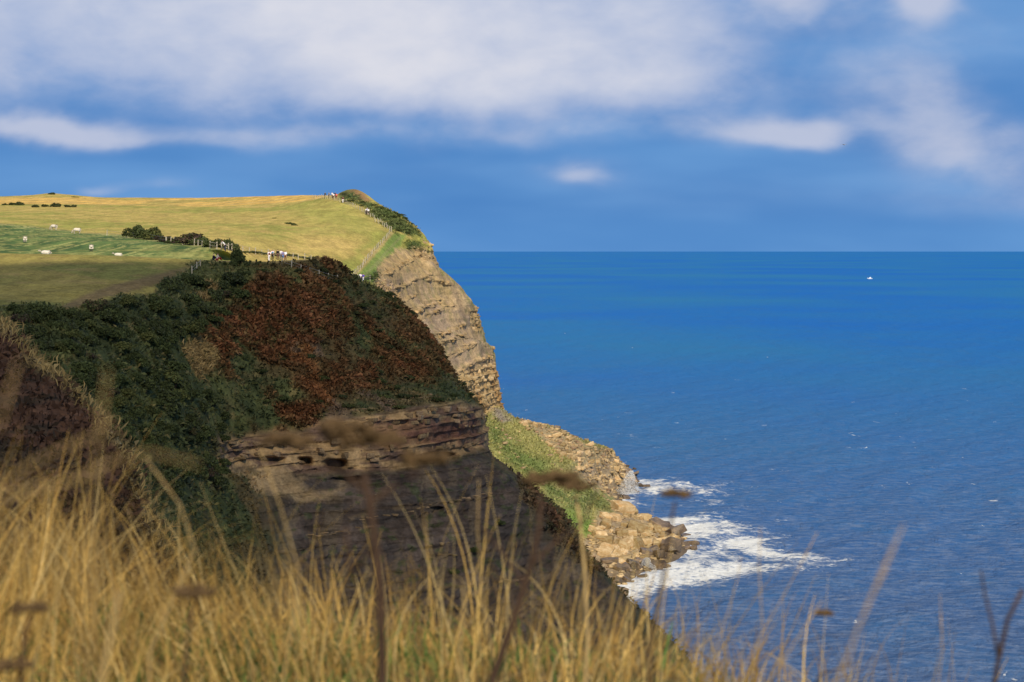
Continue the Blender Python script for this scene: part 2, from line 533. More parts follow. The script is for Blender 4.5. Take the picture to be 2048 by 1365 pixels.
def finish_patch(G, seed, rock, amp_soft, amp_rock, thick):
    """push the smooth loft in and out: soft relief everywhere, beds and joints where the rock is bare"""
    nr, nc = G.shape[:2]
    N = grid_normals(G).reshape(-1, 3)
    V = G.reshape(-1, 3).copy()
    soft = (fbm(V * [.12, .12, .16], 5, seed) - .5) * 2 * amp_soft
    st = strata(V, thick, seed) * amp_rock
    crag = (fbm(V * .55, 4, seed + 30) - .5) * 1.2 * amp_rock
    Nh = N.copy(); Nh[:, 2] *= .25
    Nh /= np.linalg.norm(Nh, axis=1, keepdims=True) + 1e-9
    return V + N * soft[:, None] * (1 - .5 * rock)[:, None] + Nh * ((st + crag) * rock)[:, None], N


def mixc(base, col, w):
    return base * (1 - w[:, None]) + np.array(col)[None, :] * w[:, None]


# --- near headland ------------------------------------------------------
Vn0 = GN.reshape(-1, 3)
pxn, pyn = proj(Vn0)
prn = np.repeat(parN, GN.shape[1])
wob = lambda V, s, seed: (fbm(V * s, 3, seed) - .5)
jx = pxn + 95 * wob(Vn0, .11, 1) + 60 * wob(Vn0, .45, 3); jy = pyn + 80 * wob(Vn0, .11, 2) + 55 * wob(Vn0, .45, 4)
front = np.repeat((np.arange(GN.shape[1]) < GN.shape[1] * 1.01)[None, :], GN.shape[0], 0).ravel()
band = sstep(prn, 5.85, 6.1) * (1 - sstep(prn, 7.0, 7.3)) * sstep(jx, 430, 470)
shale = sstep(prn, 7.0, 7.25) * sstep(jx, 470, 620)
sea_side = sstep(jx - (jy - 880) * .86, 905, 985) * sstep(jy, 870, 930)
shale = shale * (1 - .75 * sea_side)
ledge2 = 0
for pl, w in [([(700,1040),(850,1015),(985,985)], 7), ([(680,1060),(760,1050)], 5), ([(880,1110),(985,1100)], 5), ([(620,1070),(700,1062)], 5), ([(1000,1165),(1100,1150)], 5),
              ([(800,795),(850,800)], 9), ([(640,830),(700,815),(740,820)], 9), ([(500,1110),(600,1105)], 5), ([(870,1180),(960,1170)], 5)]:
    ledge2 = np.maximum(ledge2, line_mask(pxn, jy * .3 + pyn * .7, pl, w))
rock_n = np.clip(.72 * band + .75 * shale + .35 * ledge2, 0, 1)
caves = [(668, 930, 20, 9, 3.0), (885, 914, 28, 7, 3.0), (606, 925, 14, 8, 2.6), (690, 966, 34, 8, 2.2), (535, 922, 26, 5, 1.6), (868, 1024, 14, 6, 1.8), (800, 846, 16, 5, 1.0)]
dent = 0
for cx, cy, rx, ry, dp in caves:
    dent = dent + dp * np.exp(-((pxn - cx) / rx) ** 4 - ((pyn - cy) / ry) ** 4)
amp = .55 + .25 * sstep(prn, 2.5, 4)
amp = np.where(prn < 2.2, .12 + .25 * sstep(jx, 380, 480) * sstep(prn, 1.0, 1.6), amp)
V, Nn = finish_patch(GN, 5, rock_n, 1.0, 1.0, 1.15)
Nsm = Nn
Vn = Vn0 + (V - Vn0) * np.where(rock_n > .05, 1.0, amp)[:, None]
Vn[:, 1] += dent
pxN, pyN = proj(Vn)

f1 = fbm(Vn0 * [.25, .25, .3], 4, 21); f2 = fbm(Vn0 * [.9, .9, 1.1], 3, 22)
GREEN_D = np.array((.062, .074, .029)); GREEN_M = np.array((.108, .114, .038)); DRY = np.array((.36, .26, .10))
RUST = np.array((.185, .078, .032)); EARTH = np.array((.20, .135, .085)); TAN = np.array((.40, .27, .13)); SHALE = np.array((.082, .060, .045))
cn = np.tile(GREEN_D, (len(Vn), 1))
cn = mixc(cn, GREEN_M, sstep(f1, .45, .65) * .8)
cn = mixc(cn, DRY * .55, sstep(f2, .58, .75) * .6)
cn = mixc(cn, (.125, .082, .036), sstep(fbm(Vn0 * [.16, .16, .2], 4, 23), .46, .62) * .7 * sstep(jx, 380, 480))
bracken = 0
for poly in [[(470,545),(560,545),(640,580),(705,640),(700,690),(640,668),(610,690),(575,690),(640,755),(652,800),(610,775),(560,725),(480,695),(425,672),(440,640),(490,600)],
             [(380,660),(440,668),(470,725),(440,755),(395,720)], [(622,512),(664,516),(702,562),(690,572),(650,550)],
             [(780,590),(850,640),(888,720),(850,710),(800,640)], [(700,618),(740,622),(815,690),(840,745),(800,720),(745,665)], [(640,715),(700,712),(705,770),(645,775)], [(690,740),(760,730),(770,790),(700,790)],
             [(540,790),(620,800),(640,860),(570,850)], [(780,690),(840,700),(860,760),(800,770)], [(1020,960),(1100,1015),(1200,1150),(1180,1160),(1080,1040)]]:
    bracken = np.maximum(bracken, soft_poly(jx, jy, poly, 20))
mott = sstep(f2, .36, .56)
bracken = bracken * (.25 + .75 * mott)
cn = mixc(cn, RUST, bracken)
cn = mixc(cn, RUST * 1.7 + .01, bracken * sstep(f1, .50, .66) * .7)
cn = mixc(cn, (.30, .125, .045), soft_poly(jx, jy, [(555,680),(600,690),(650,770),(655,815),(620,780)], 14) * .65)
for poly, colr, w in [([(340,690),(400,690),(425,720),(410,755),(365,745)], DRY, 10), ([(385,565),(412,570),(425,605),(400,610)], DRY * .9, 8),
                      ([(440,590),(490,585),(480,610),(450,610)], DRY * .6, 8), ([(640,785),(665,790),(705,835),(655,845)], EARTH * 1.1, 7),
                      ([(590,680),(625,675),(640,700),(610,710)], EARTH, 8), ([(720,790),(780,800),(770,815),(725,805)], EARTH * .9, 6),
                      ([(490,935),(580,945),(640,985),(580,1005),(530,985)], TAN * 1.1, 12), ([(600,520),(700,560),(760,590),(700,580)], GREEN_D, 8)]:
    cn = mixc(cn, colr, soft_poly(jx, jy, poly, w) * .9)
rockcol = np.tile(TAN * [1.05, 1.0, .95], (len(Vn), 1))
rockcol = mixc(rockcol, (.17, .105, .07), sstep(fbm(Vn0 * [.3, .3, 1.2], 4, 41), .42, .62))
rockcol = mixc(rockcol, (.19, .085, .055), soft_poly(jx, jy, [(755,850),(830,850),(960,840),(955,890),(840,900),(760,905)], 14) * .75)
cn = cn * (1 - band[:, None]) + rockcol * band[:, None]
shc = np.tile(SHALE, (len(Vn), 1))
shc = mixc(shc, SHALE * 1.45, sstep(f1, .5, .7)); runs = fbm(np.stack([Vn0[:, 0] * .8, Vn0[:, 2] * .10, 0 * Vn0[:, 0]], 1), 4, 29); shc = mixc(shc, (.17, .125, .075), sstep(runs, .52, .66) * .6); shc = mixc(shc, (.060, .052, .045), sstep(fbm(np.stack([Vn0[:, 0] * .12, 0 * Vn0[:, 0], Vn0[:, 2] * 1.1], 1), 3, 28), .52, .64) * .6); shc = mixc(shc, GREEN_D * .9, sstep(f2, .62, .72) * .7)
cn = cn * (1 - shale[:, None]) + shc * shale[:, None]
cn = mixc(cn, TAN * .95, soft_poly(jx, jy, [(490,932),(580,942),(650,985),(580,1008),(530,985)], 14) * .8)
cn = mixc(cn, TAN * .7, np.clip(ledge2, 0, 1) * .35 * sstep(f2, .45, .6))
# pasture on top
field_edge = [(-700,480),(395,480),(455,512),(470,525),(400,522),(380,535),(330,560),(300,585),(240,600),(150,612),(60,612),(-200,612),(-700,612)]
fieldA = soft_poly(pxn + (jx - pxn) * .35, pyn + (jy - pyn) * .35, field_edge, 5)
grass = np.tile(np.array((.29, .235, .062)), (len(Vn), 1))
grass = mixc(grass, (.185, .180, .045), sstep(fbm(Vn0 * [.06, .06, .1], 3, 51), .45, .6))
grass = mixc(grass, (.33, .235, .085), sstep(f1, .55, .7) * .6)
cn = cn * (1 - fieldA[:, None]) + grass * fieldA[:, None]
topstrip = soft_poly(pxn, pyn, [(396,502),(455,500),(480,512),(520,516),(640,508),(664,512),(650,519),(600,522),(540,528),(500,526),(470,525),(430,523),(396,520)], 3)
cn = mixc(cn, (.36, .26, .10), topstrip * .9)
track = line_mask(jx * .4 + pxn * .6, pyn, [(120,618),(200,590),(280,565),(360,548),(400,535)], 12)
cn = mixc(cn, (.19, .125, .06), track * .8 * fieldA)
coln = np.concatenate([cn * (.82 + .36 * f2)[:, None], (rock_n * .85)[:, None]], 1)

# --- far headland and hills ----------------------------------------------
Vf0 = GF.reshape(-1, 3)
pxf, pyf = proj(Vf0)
prf = np.repeat(parF, GF.shape[1])
kx = pxf + 30 * wob(Vf0, .1, 61) + 14 * wob(Vf0, .45, 62); ky = pyf + 26 * wob(Vf0, .1, 63) + 14 * wob(Vf0, .45, 64)
CLIFF = [(770,520),(795,500),(838,500),(868,498),(880,530),(910,560),(960,600),(980,680),(1000,720),(1003,800),(990,818),(960,860),(930,890),(700,920),(700,640),(735,590),(750,555)]
cliff = np.maximum(soft_poly(kx, ky, CLIFF, 7), (prf > 3.2) * (prf < 11) * sstep(kx, 905, 925) * (pyf > 560))
cliff = np.maximum(cliff, (prf > 7.3) * (prf < 11.0) * (Vf0[:, 0] > -60)).astype(float)
cap = np.maximum(soft_poly(kx, ky, [(838,475),(866,482),(872,525),(848,530),(835,500)], 6), soft_poly(kx, ky, [(940,615),(966,615),(966,665),(950,655)], 6))
lowband = sstep(prf, 9.6, 10.0) * (1 - sstep(prf, 10.95, 11.1)) * (Vf0[:, 0] > -40)
talus = sstep(prf, 10.95, 11.15)
beds = 0
for pl, w in [([(775,545),(800,530),(835,512)], 6), ([(790,575),(860,550)], 4), ([(825,628),(850,612),(885,600)], 8), ([(835,640),(870,625),(900,612)], 6), ([(868,678),(890,666),(925,650)], 6), ([(880,690),(930,668)], 4),
              ([(900,712),(925,698),(945,688)], 7), ([(855,560),(905,568)], 5), ([(800,600),(830,590)], 4), ([(920,740),(950,722),(980,712)], 5)]:
    beds = np.maximum(beds, line_mask(pxf, pyf * .6 + ky * .4, pl, w))
rock_f = np.clip(.16 * cliff + .6 * cap + .85 * lowband * cliff + .45 * beds, 0, 1) * (1 - talus)
g3_ = fbm(Vf0 * [.25, .25, .1], 3, 73)
V, Nf = finish_patch(GF, 9, rock_f, 1.0, 1.15, 1.5)
ampf = np.where(prf < 6.2, .10, .5) * (1 - .0 * talus)
ampf = np.where(talus > .5, .55, ampf)
ampf = np.where((prf < 7) & (pxf > 690), .22, ampf)
Vf = Vf0 + (V - Vf0) * np.where(rock_f > .08, 1.0, ampf)[:, None]
Vf[:, 0] += beds * .45 * (1 - talus) * sstep(g3_, .42, .6)
Vf[:, 1] -= beds * .25 * (1 - talus) * sstep(g3_, .42, .6)
pxF, pyF = proj(Vf)

g1 = fbm(Vf0 * [.045, .03, .1], 4, 71); g2 = fbm(Vf0 * [.35, .10, .3], 4, 72); g3 = fbm(Vf0 * [.9, .5, .9], 3, 73)
PALE = np.array((.45, .345, .095)); LUSH = np.array((.28, .285, .06)); STRAW = np.array((.57, .40, .13))
cf = np.tile(PALE, (len(Vf), 1))
cf = mixc(cf, LUSH, sstep(g1, .46, .60) * .75)
cf = mixc(cf, STRAW, sstep(g2, .52, .68) * .55)
cf = mixc(cf, LUSH * .8, sstep(g3, .60, .72) * .5)
cf = mixc(cf, LUSH * 1.15, soft_poly(kx, ky, [(560,415),(690,405),(760,455),(720,470),(640,450)], 20) * .6)
cf = mixc(cf, LUSH * 1.1, soft_poly(kx, ky, [(640,560),(760,468),(735,500),(705,556)], 8) * .8)
cf = mixc(cf, STRAW * 1.02, soft_poly(kx, ky, [(600,460),(735,470),(715,510),(610,505)], 20) * .55)
# stubble
stub_poly = [(-700,398),(-200,396),(0,396),(250,394),(640,388),(650,393),(625,401),(560,407),(440,413),(330,414),(170,409),(-200,409),(-700,412)]
stub = soft_poly(pxf, pyf, stub_poly, 1.5)
rowsn = .5 + .5 * np.sin((Vf0[:, 1] * .22 + Vf0[:, 0] * .07 + 5 * g1) * 1.6)
stubcol = np.tile(np.array((.68, .43, .11)), (len(Vf), 1))
stubcol = mixc(stubcol, (.46, .33, .12), sstep(rowsn, .55, .95) * .8)
stubcol = mixc(stubcol, (.30, .28, .08), sstep(g1, .60, .68) * .6)
cf = cf * (1 - stub[:, None]) + stubcol * stub[:, None]
# mown field with the sheep
mown_poly = [(-700,420),(-200,436),(0,448),(100,457),(165,465),(250,470),(320,482),(400,490),(440,498),(475,520),(480,540),(-700,540)]
mown = soft_poly(pxf + (kx - pxf) * .15, pyf + (ky - pyf) * .15, mown_poly, 2)
mcol = np.tile(np.array((.072, .122, .038)), (len(Vf), 1))
mcol = mixc(mcol, (.14, .195, .055), sstep(g2, .4, .6) * .8)
lane = np.abs(((Vf0[:, 0] - .10 * (Vf0[:, 1] - 400) + 1.5 * (fbm(Vf0 * [.1, .1, 0], 2, 77) - .5)) % 8.2) - 4.1)
lanes = np.maximum(1 - sstep(lane, .35, .85), (1 - sstep(np.abs(lane - 1.7), .2, .6)))
mcol = mixc(mcol, (.36, .34, .115), lanes * sstep(g3, .40, .55) * .8)
mcol = mixc(mcol, (.30, .29, .09), sstep(fbm(Vf0 * [.12, .5, .2], 3, 78), .56, .66) * .7)
mcol = mixc(mcol, (.33, .31, .09), sstep(pxf, 300, 440) * .65 * sstep(g2, .35, .6))
cf = cf * (1 - mown[:, None]) + mcol * mown[:, None]
cf = mixc(cf, (.42, .36, .14), line_mask(pxf, pyf, [(-100,445),(0,448),(165,465),(320,482),(440,498)], 2.2) * .6 * sstep(g3, .45, .55))
# green strip between the fence and the cliff, and its worn path
strip = soft_poly(kx * .4 + pxf * .6, pyf, [(705,560),(735,530),(765,495),(785,468),(812,470),(800,490),(775,520),(752,548),(745,565)], 4)
cf = mixc(cf, (.17, .25, .055), strip * .85)
cf = mixc(cf, (.42, .32, .13), line_mask(pxf, pyf, [(705,556),(730,528),(760,494),(784,466)], 3.5) * .75)
cf = mixc(cf, (.26, .25, .10), line_mask(pxf, pyf, [(722,560),(745,535),(772,505),(800,476)], 3) * .5)
# scrub on the brow and the knoll
scrubf = 0
for poly in [[(690,404),(720,400),(745,410),(800,430),(835,455),(845,470),(800,470),(780,455),(740,425)], [(685,390),(700,388),(722,396),(722,402),(690,400)], [(805,486),(838,484),(846,503),(820,505)],
             [(735,545),(760,540),(762,555),(738,558)], [(735,575),(745,562),(775,565),(800,600),(790,640),(745,590)]]:
    scrubf = np.maximum(scrubf, soft_poly(kx, ky, poly, 5))
knoll = soft_poly(pxf, pyf, [(676,400),(680,384),(704,374),(725,384),(745,406),(720,402)], 3)
cf = mixc(cf, (.19, .185, .065), knoll * .9)
cf = mixc(cf, (.30, .165, .075), soft_poly(kx, ky, [(704,376),(722,384),(740,402),(728,404),(712,396)], 4) * .9)
cf = mixc(cf, (.070, .105, .035), scrubf * .9)
# cliff
cc = np.tile(np.array((.48, .335, .18)), (len(Vf), 1))
cc = mixc(cc, (.34, .245, .16), sstep(fbm(Vf0 * [.12, .08, .3], 4, 81), .44, .58) * .8)
cc = mixc(cc, (.38, .27, .11), sstep(fbm(Vf0 * [.2, .15, .15], 3, 82), .52, .68) * .7)
cc = mixc(cc, (.44, .30, .12), soft_poly(kx, ky, [(770,510),(835,500),(850,525),(880,555),(820,545),(790,560),(755,560)], 10) * .7)
gully = fbm(np.stack([Vf0[:, 1] * .35, Vf0[:, 2] * .05, Vf0[:, 0] * .0], 1), 4, 83)
cc = mixc(cc, (.20, .145, .10), sstep(gully, .52, .66) * .4)
cc = mixc(cc, (.19, .205, .070), sstep(pxf - (pyf - 560) * .42, 905, 925) * (pyf < 735) * sstep(g3, .35, .6) * .75)
cc = mixc(cc, (.16, .16, .06), sstep(g3, .60, .70) * .5)
cc = mixc(cc, (.50, .335, .15), np.clip(cap + lowband + .5 * beds, 0, 1) * .8)
cc = mixc(cc, (.40, .215, .075), lowband * sstep(g2, .5, .65) * .7)
cf = cf * (1 - cliff[:, None]) + cc * cliff[:, None]
# talus
tc = np.tile(np.array((.28, .265, .090)), (len(Vf), 1))
tc = mixc(tc, (.115, .165, .045), np.maximum(soft_poly(kx, ky, [(980,840),(1030,890),(1110,940),(1100,975),(1020,930),(980,880)], 14), soft_poly(kx, ky, [(1090,960),(1190,985),(1230,1010),(1140,1030),(1100,1000)], 14)) * .8)
tc = mixc(tc, (.38, .32, .13), sstep(g3, .56, .70) * .55)
tc = mixc(tc, (.27, .225, .185), soft_poly(kx, ky, [(975,815),(995,812),(1020,845),(1005,850)], 6) * .9)
shoreside = sstep(prf + .35 * (fbm(Vf0 * [.1, .1, .1], 3, 91) - .5), 12.85, 13.3)
shoreside = np.maximum(shoreside, soft_poly(kx, ky, [(1000,808),(1060,838),(1130,868),(1200,905),(1262,930),(1235,965),(1150,930),(1090,880),(1040,850)], 8) * .8)
turf = np.maximum(soft_poly(kx, ky, [(955,870),(990,845),(1040,880),(1100,925),(1170,965),(1228,1000),(1240,1018),(1195,1030),(1185,1068),(1150,1085),(1120,1060)], 10), soft_poly(kx, ky, [(1000,830),(1050,850),(1100,890),(1130,925),(1090,920),(1030,880)], 8))
shoreside = shoreside * (1 - .92 * turf)
tc = mixc(tc, (.33, .24, .15), shoreside * .9)
tc = mixc(tc, (.16, .24, .05), soft_poly(kx, ky, [(1130,1020),(1185,1040),(1190,1065),(1150,1075)], 10) * .9)
wet = 1 - sstep(Vf0[:, 2], .8, 2.2)
tc = mixc(tc, (.10, .075, .055), wet * .8 * (prf > 12.5))
cf = cf * (1 - talus[:, None]) + tc * talus[:, None]
colf = np.concatenate([cf * (.85 + .3 * g3)[:, None], rock_f[:, None]], 1)

# --- spur in front on the left -------------------------------------------
Vs0 = GS.reshape(-1, 3)
prs = np.repeat(parS, GS.shape[1])
V, Ns = finish_patch(GS, 15, np.zeros(len(Vs0)), .9, 1, 1)
Vs = V
h1 = fbm(Vs0 * .5, 4, 95); h2 = fbm(Vs0 * [1.6, 1.6, 2.], 4, 96)
cs = np.tile(np.array((.085, .045, .027)), (len(Vs), 1))
cs = mixc(cs, (.048, .034, .022), sstep(h1, .45, .6))
cs = mixc(cs, (.14, .072, .04), sstep(h2, .55, .7) * .6)
edge = np.exp(-((prs - 1.0) / .10) ** 2)
cs = mixc(cs, (.40, .29, .12), edge * sstep(h1, .35, .55))
cs = mixc(cs, GREEN_D, sstep(.75 - prs, 0, .2))
cols = np.concatenate([cs * (.7 + .6 * h2)[:, None], np.zeros((len(Vs), 1))], 1)


def patch_objects(V, G, col, region, names, N):
    """split one lofted sheet into pieces of the setting that meet without a gap"""
    nr, nc = G.shape[:2]
    F = grid_faces(nr, nc)
    # shading normals of the whole sheet, so that the joins stay unseen
    NN = grid_normals(V.reshape(nr, nc, 3)).reshape(-1, 3)
    fr = region[F[:, 0]]
    objs = {}
    for rid, nm in names.items():
        f = F[fr == rid]
        if not len(f): continue
        ids = np.unique(f)
        back = np.full(len(V), -1); back[ids] = np.arange(len(ids))
        o = np_mesh(nm, V[ids], back[f][:, ::-1], M_GROUND, None, col[ids], smooth=True)
        o.data.normals_split_custom_set_from_vertices([tuple(v) for v in -NN[ids]] if NN[ids][:, 2].mean() < 0 else [tuple(v) for v in NN[ids]])
        tag(o, kind='structure')
        objs[nm] = o
    return objs


regN = np.where(fieldA > .5, 1, 0)
regF = np.zeros(len(Vf), dtype=int)
regF[stub > .5] = 1; regF[mown > .5] = 2
regF[(cliff > .5) & (talus < .5)] = 3; regF[talus >= .5] = 4
OB = {}
OB.update(patch_objects(Vn, GN, coln, regN, {0: 'near_headland', 1: 'pasture'}, Nn))
OB.update(patch_objects(Vf, GF, colf, regF, {0: 'grass_hillside', 1: 'stubble_field', 2: 'mown_field', 3: 'far_cliff', 4: 'shore_slope'}, Nf))
OB.update(patch_objects(Vs, GS, cols, np.zeros(len(Vs), dtype=int), {0: 'bracken_spur'}, Ns))

# depth lookup: which point of the ground shows at a photo pixel
class Surf:
    def __init__(s, V, N):
        s.V = V; s.N = N if N[:, 2].mean() > 0 else -N
        px, py = proj(V)
        s.px, s.py = px, py
        key = (np.floor(px / 4).astype(int), np.floor(py / 4).astype(int))
        s.b = {}
        ok = (px > -300) & (px < 2100) & (py > 300) & (py < 1500)
        for i in np.nonzero(ok)[0]:
            s.b.setdefault((key[0][i], key[1][i]), []).append(i)
    def near(s, px, py, rad=1):
        ids = []
        kx, ky = int(px // 4), int(py // 4)
        for r in range(rad, 7):
            for a in range(-r, r + 1):
                for b in range(-r, r + 1):
                    ids += s.b.get((kx + a, ky + b), [])
            if ids: break
        if not ids: return None
        ids = np.array(ids)
        Y = s.V[ids, 1]
        ids = ids[Y < Y.min() + 12]
        j = ids[np.argmin((s.px[ids] - px) ** 2 + (s.py[ids] - py) ** 2)]
        return j
    def at(s, px, py):
        j = s.near(px, py)
        return None if j is None else Vector(s.V[j])
    def nrm(s, px, py):
        j = s.near(px, py)
        return Vector(s.N[j])
SN = Surf(Vn, grid_normals(Vn.reshape(GN.shape)).reshape(-1, 3))
SF = Surf(Vf, grid_normals(Vf.reshape(GF.shape)).reshape(-1, 3))
SS = Surf(Vs, grid_normals(Vs.reshape(GS.shape)).reshape(-1, 3))


def ground_z(s, x, y):
    """height of a sheet under a plan position (nearest vertex)"""
    d = (s.V[:, 0] - x) ** 2 + (s.V[:, 1] - y) ** 2
    j = np.argpartition(d, 8)[:8]
    w = 1 / (d[j] + 1e-3)
    return float((s.V[j, 2] * w).sum() / w.sum())

# ------------------------------------------------------------------ sea
def sea_material():
    m, t, b = principled('sea_water', rough=.12, spec=.5)
    n = NT(t)
    pos = n.node('ShaderNodeNewGeometry').outputs['Position']
    foam = n.node('ShaderNodeAttribute', attribute_name='foam').outputs['Fac']
    shal = n.node('ShaderNodeAttribute', attribute_name='shallow').outputs['Fac']
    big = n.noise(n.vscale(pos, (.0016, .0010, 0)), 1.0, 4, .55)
    deep = n.mix(n.step(big, .35, .65), (.000, .135, .48), (.012, .175, .40))  # broad cloud-shadow patches painted into the open-water colour
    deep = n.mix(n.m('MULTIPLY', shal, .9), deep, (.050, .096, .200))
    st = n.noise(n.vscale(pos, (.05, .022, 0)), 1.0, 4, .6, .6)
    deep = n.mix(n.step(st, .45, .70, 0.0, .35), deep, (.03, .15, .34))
    wave_streak = n.noise(n.vscale(pos, (.26, .42, 0)), 1.0, 6, .72, .3)
    deep = n.mix(n.m('MULTIPLY', n.step(wave_streak, .40, .68), n.step(shal, .02, .8, .08, .8)), deep, (.165, .225, .345))  # pale wave streaks painted into the water colour, standing in for wave reflections
    # torn foam: long rafts and fine lace
    raft = n.noise(n.vscale(pos, (.055, .028, 0)), 1.0, 5, .62, 1.2)
    lace = n.noise(n.vscale(pos, (.45, .38, 0)), 1.0, 6, .7, 1.2)
    thr = n.m('SUBTRACT', .90, n.m('MULTIPLY', foam, .41))
    val = n.m('ADD', n.m('MULTIPLY', raft, .58), n.m('MULTIPLY', lace, .50))
    fm = n.step(n.m('SUBTRACT', val, thr), -.05, .08)
    # a few whitecaps in open water
    cap = n.noise(n.vscale(pos, (.10, .05, 0)), 1.0, 5, .7, .6)
    fm = n.m('MAXIMUM', fm, n.m('MULTIPLY', n.step(cap, .672, .71), n.step(shal, .05, .4, .0, .9)))
    col = n.mix(fm, deep, (.80, .80, .76))
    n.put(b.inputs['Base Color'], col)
    n.put(b.inputs['Roughness'], n.m('ADD', .30, n.m('MULTIPLY', fm, .5)))
    b.inputs['IOR'].default_value = 1.33
    b.inputs['Specular IOR Level'].default_value = .10
    w1 = n.noise(n.vscale(pos, (.9, .45, 0)), 1.0, 5, .65, .4)
    w2 = n.noise(n.vscale(pos, (.12, .06, 0)), 1.0, 4, .6, .5)
    bp = n.node('ShaderNodeBump'); bp.inputs['Strength'].default_value = .9; bp.inputs['Distance'].default_value = 1.8
    n.put(bp.inputs['Height'], n.m('ADD', n.m('MULTIPLY', w1, .35), n.m('MULTIPLY', w2, 1.3)))
    n.put(b.inputs['Normal'], bp.outputs[0])
    # a ruffled sea shows the camera steep facets, so it mirrors far less than a flat sheet would at this low angle
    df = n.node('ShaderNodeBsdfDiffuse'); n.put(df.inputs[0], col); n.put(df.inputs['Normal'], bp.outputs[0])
    gl = n.node('ShaderNodeBsdfGlossy'); gl.inputs['Roughness'].default_value = .28; n.put(gl.inputs['Normal'], bp.outputs[0])
    mx = n.node('ShaderNodeMixShader'); n.put(mx.inputs[0], n.step(fm, 0.0, 1.0, .08, .02))
    t.links.new(df.outputs[0], mx.inputs[1]); t.links.new(gl.outputs[0], mx.inputs[2])
    t.links.new(mx.outputs[0], t.nodes['Material Output'].inputs[0])
    return m


def build_sea():
    nr, nc = 560, 460
    inv = np.linspace(1 / 235.0, 1 / 4000.0, nr - 40)
    Y = np.concatenate([1 / inv, np.geomspace(4200, 500000, 40)])
    u = np.linspace(-.30, .42, nc)
    U, YY = np.meshgrid(u, Y)
    X = U * YY
    X = np.where(YY < 900, X, X)
    # swell rolling in from the right, chop on top; it dies out with distance as the grid coarsens
    k = np.clip(1500.0 / YY, 0, 1)
    ph = fbm(np.stack([X.ravel() * .01, YY.ravel() * .01, 0 * X.ravel()], 1), 3, 5).reshape(X.shape) * 9
    Z = .22 * np.sin((X * -.18 + YY * .06) + ph) + .14 * np.sin(X * -.42 + YY * .22 + 1.7 * ph)
    Z += .55 * (fbm(np.stack([X.ravel() * .16, YY.ravel() * .11, 0 * X.ravel()], 1), 4, 8).reshape(X.shape) - .5)
    Z *= k
    V = np.stack([X, YY, Z], 2).reshape(-1, 3)
    sh = [((p - 1024) / FPX * Yd, Yd) for Yd, p in SHORE]
    near = V[:, 1] < 1400
    d = np.full(len(V), 1e3)
    d[near] = poly_dist(V[near, 0], V[near, 1], sh, closed=False)
    n1 = np.zeros(len(V)); n1[near] = fbm(V[near] * [.035, .02, 0], 3, 12)
    n2 = np.zeros(len(V)); n2[near] = fbm(V[near] * [.09, .05, 0], 3, 13)
    reach = 15 + 34 * sstep(n1, .35, .7)
    foam = np.exp(-d / reach) * 1.28 * (1 - .72 * sstep(V[:, 1], 575, 640)) * (1 - .12 * sstep(V[:, 1], 500, 530) * (1 - sstep(V[:, 1], 545, 570)))
    foam = np.maximum(foam, .62 * np.exp(-((d - 16 - 10 * n2) / 7) ** 2))
    # lines of foam that curl off the point
    for cx, cy, rx, ry, kk in [(44, 470, 14, 20, .8), (33, 540, 12, 16, .75), (30, 415, 14, 10, .75), (42, 430, 13, 10, .55), (60, 560, 26, 8, .38), (70, 480, 24, 10, .35), (40, 640, 22, 8, .25), (95, 600, 30, 8, .36), (48, 380, 12, 8, .6), (60, 600, 30, 7, .5), (48, 500, 15, 9, .55), (90, 500, 30, 7, .42), (110, 440, 30, 6, .36), (75, 400, 24, 6, .42), (130, 560, 40, 7, .34), (60, 690, 40, 8, .25)]:
        foam = np.maximum(foam, kk * np.exp(-((V[:, 0] - cx) / rx) ** 2 - ((V[:, 1] - cy) / ry) ** 2))
    foam = np.clip(foam, 0, 1)
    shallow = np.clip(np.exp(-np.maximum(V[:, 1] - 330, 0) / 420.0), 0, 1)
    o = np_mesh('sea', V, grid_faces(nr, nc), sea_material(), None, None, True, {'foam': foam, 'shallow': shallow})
    tag(o, kind='structure')
build_sea()

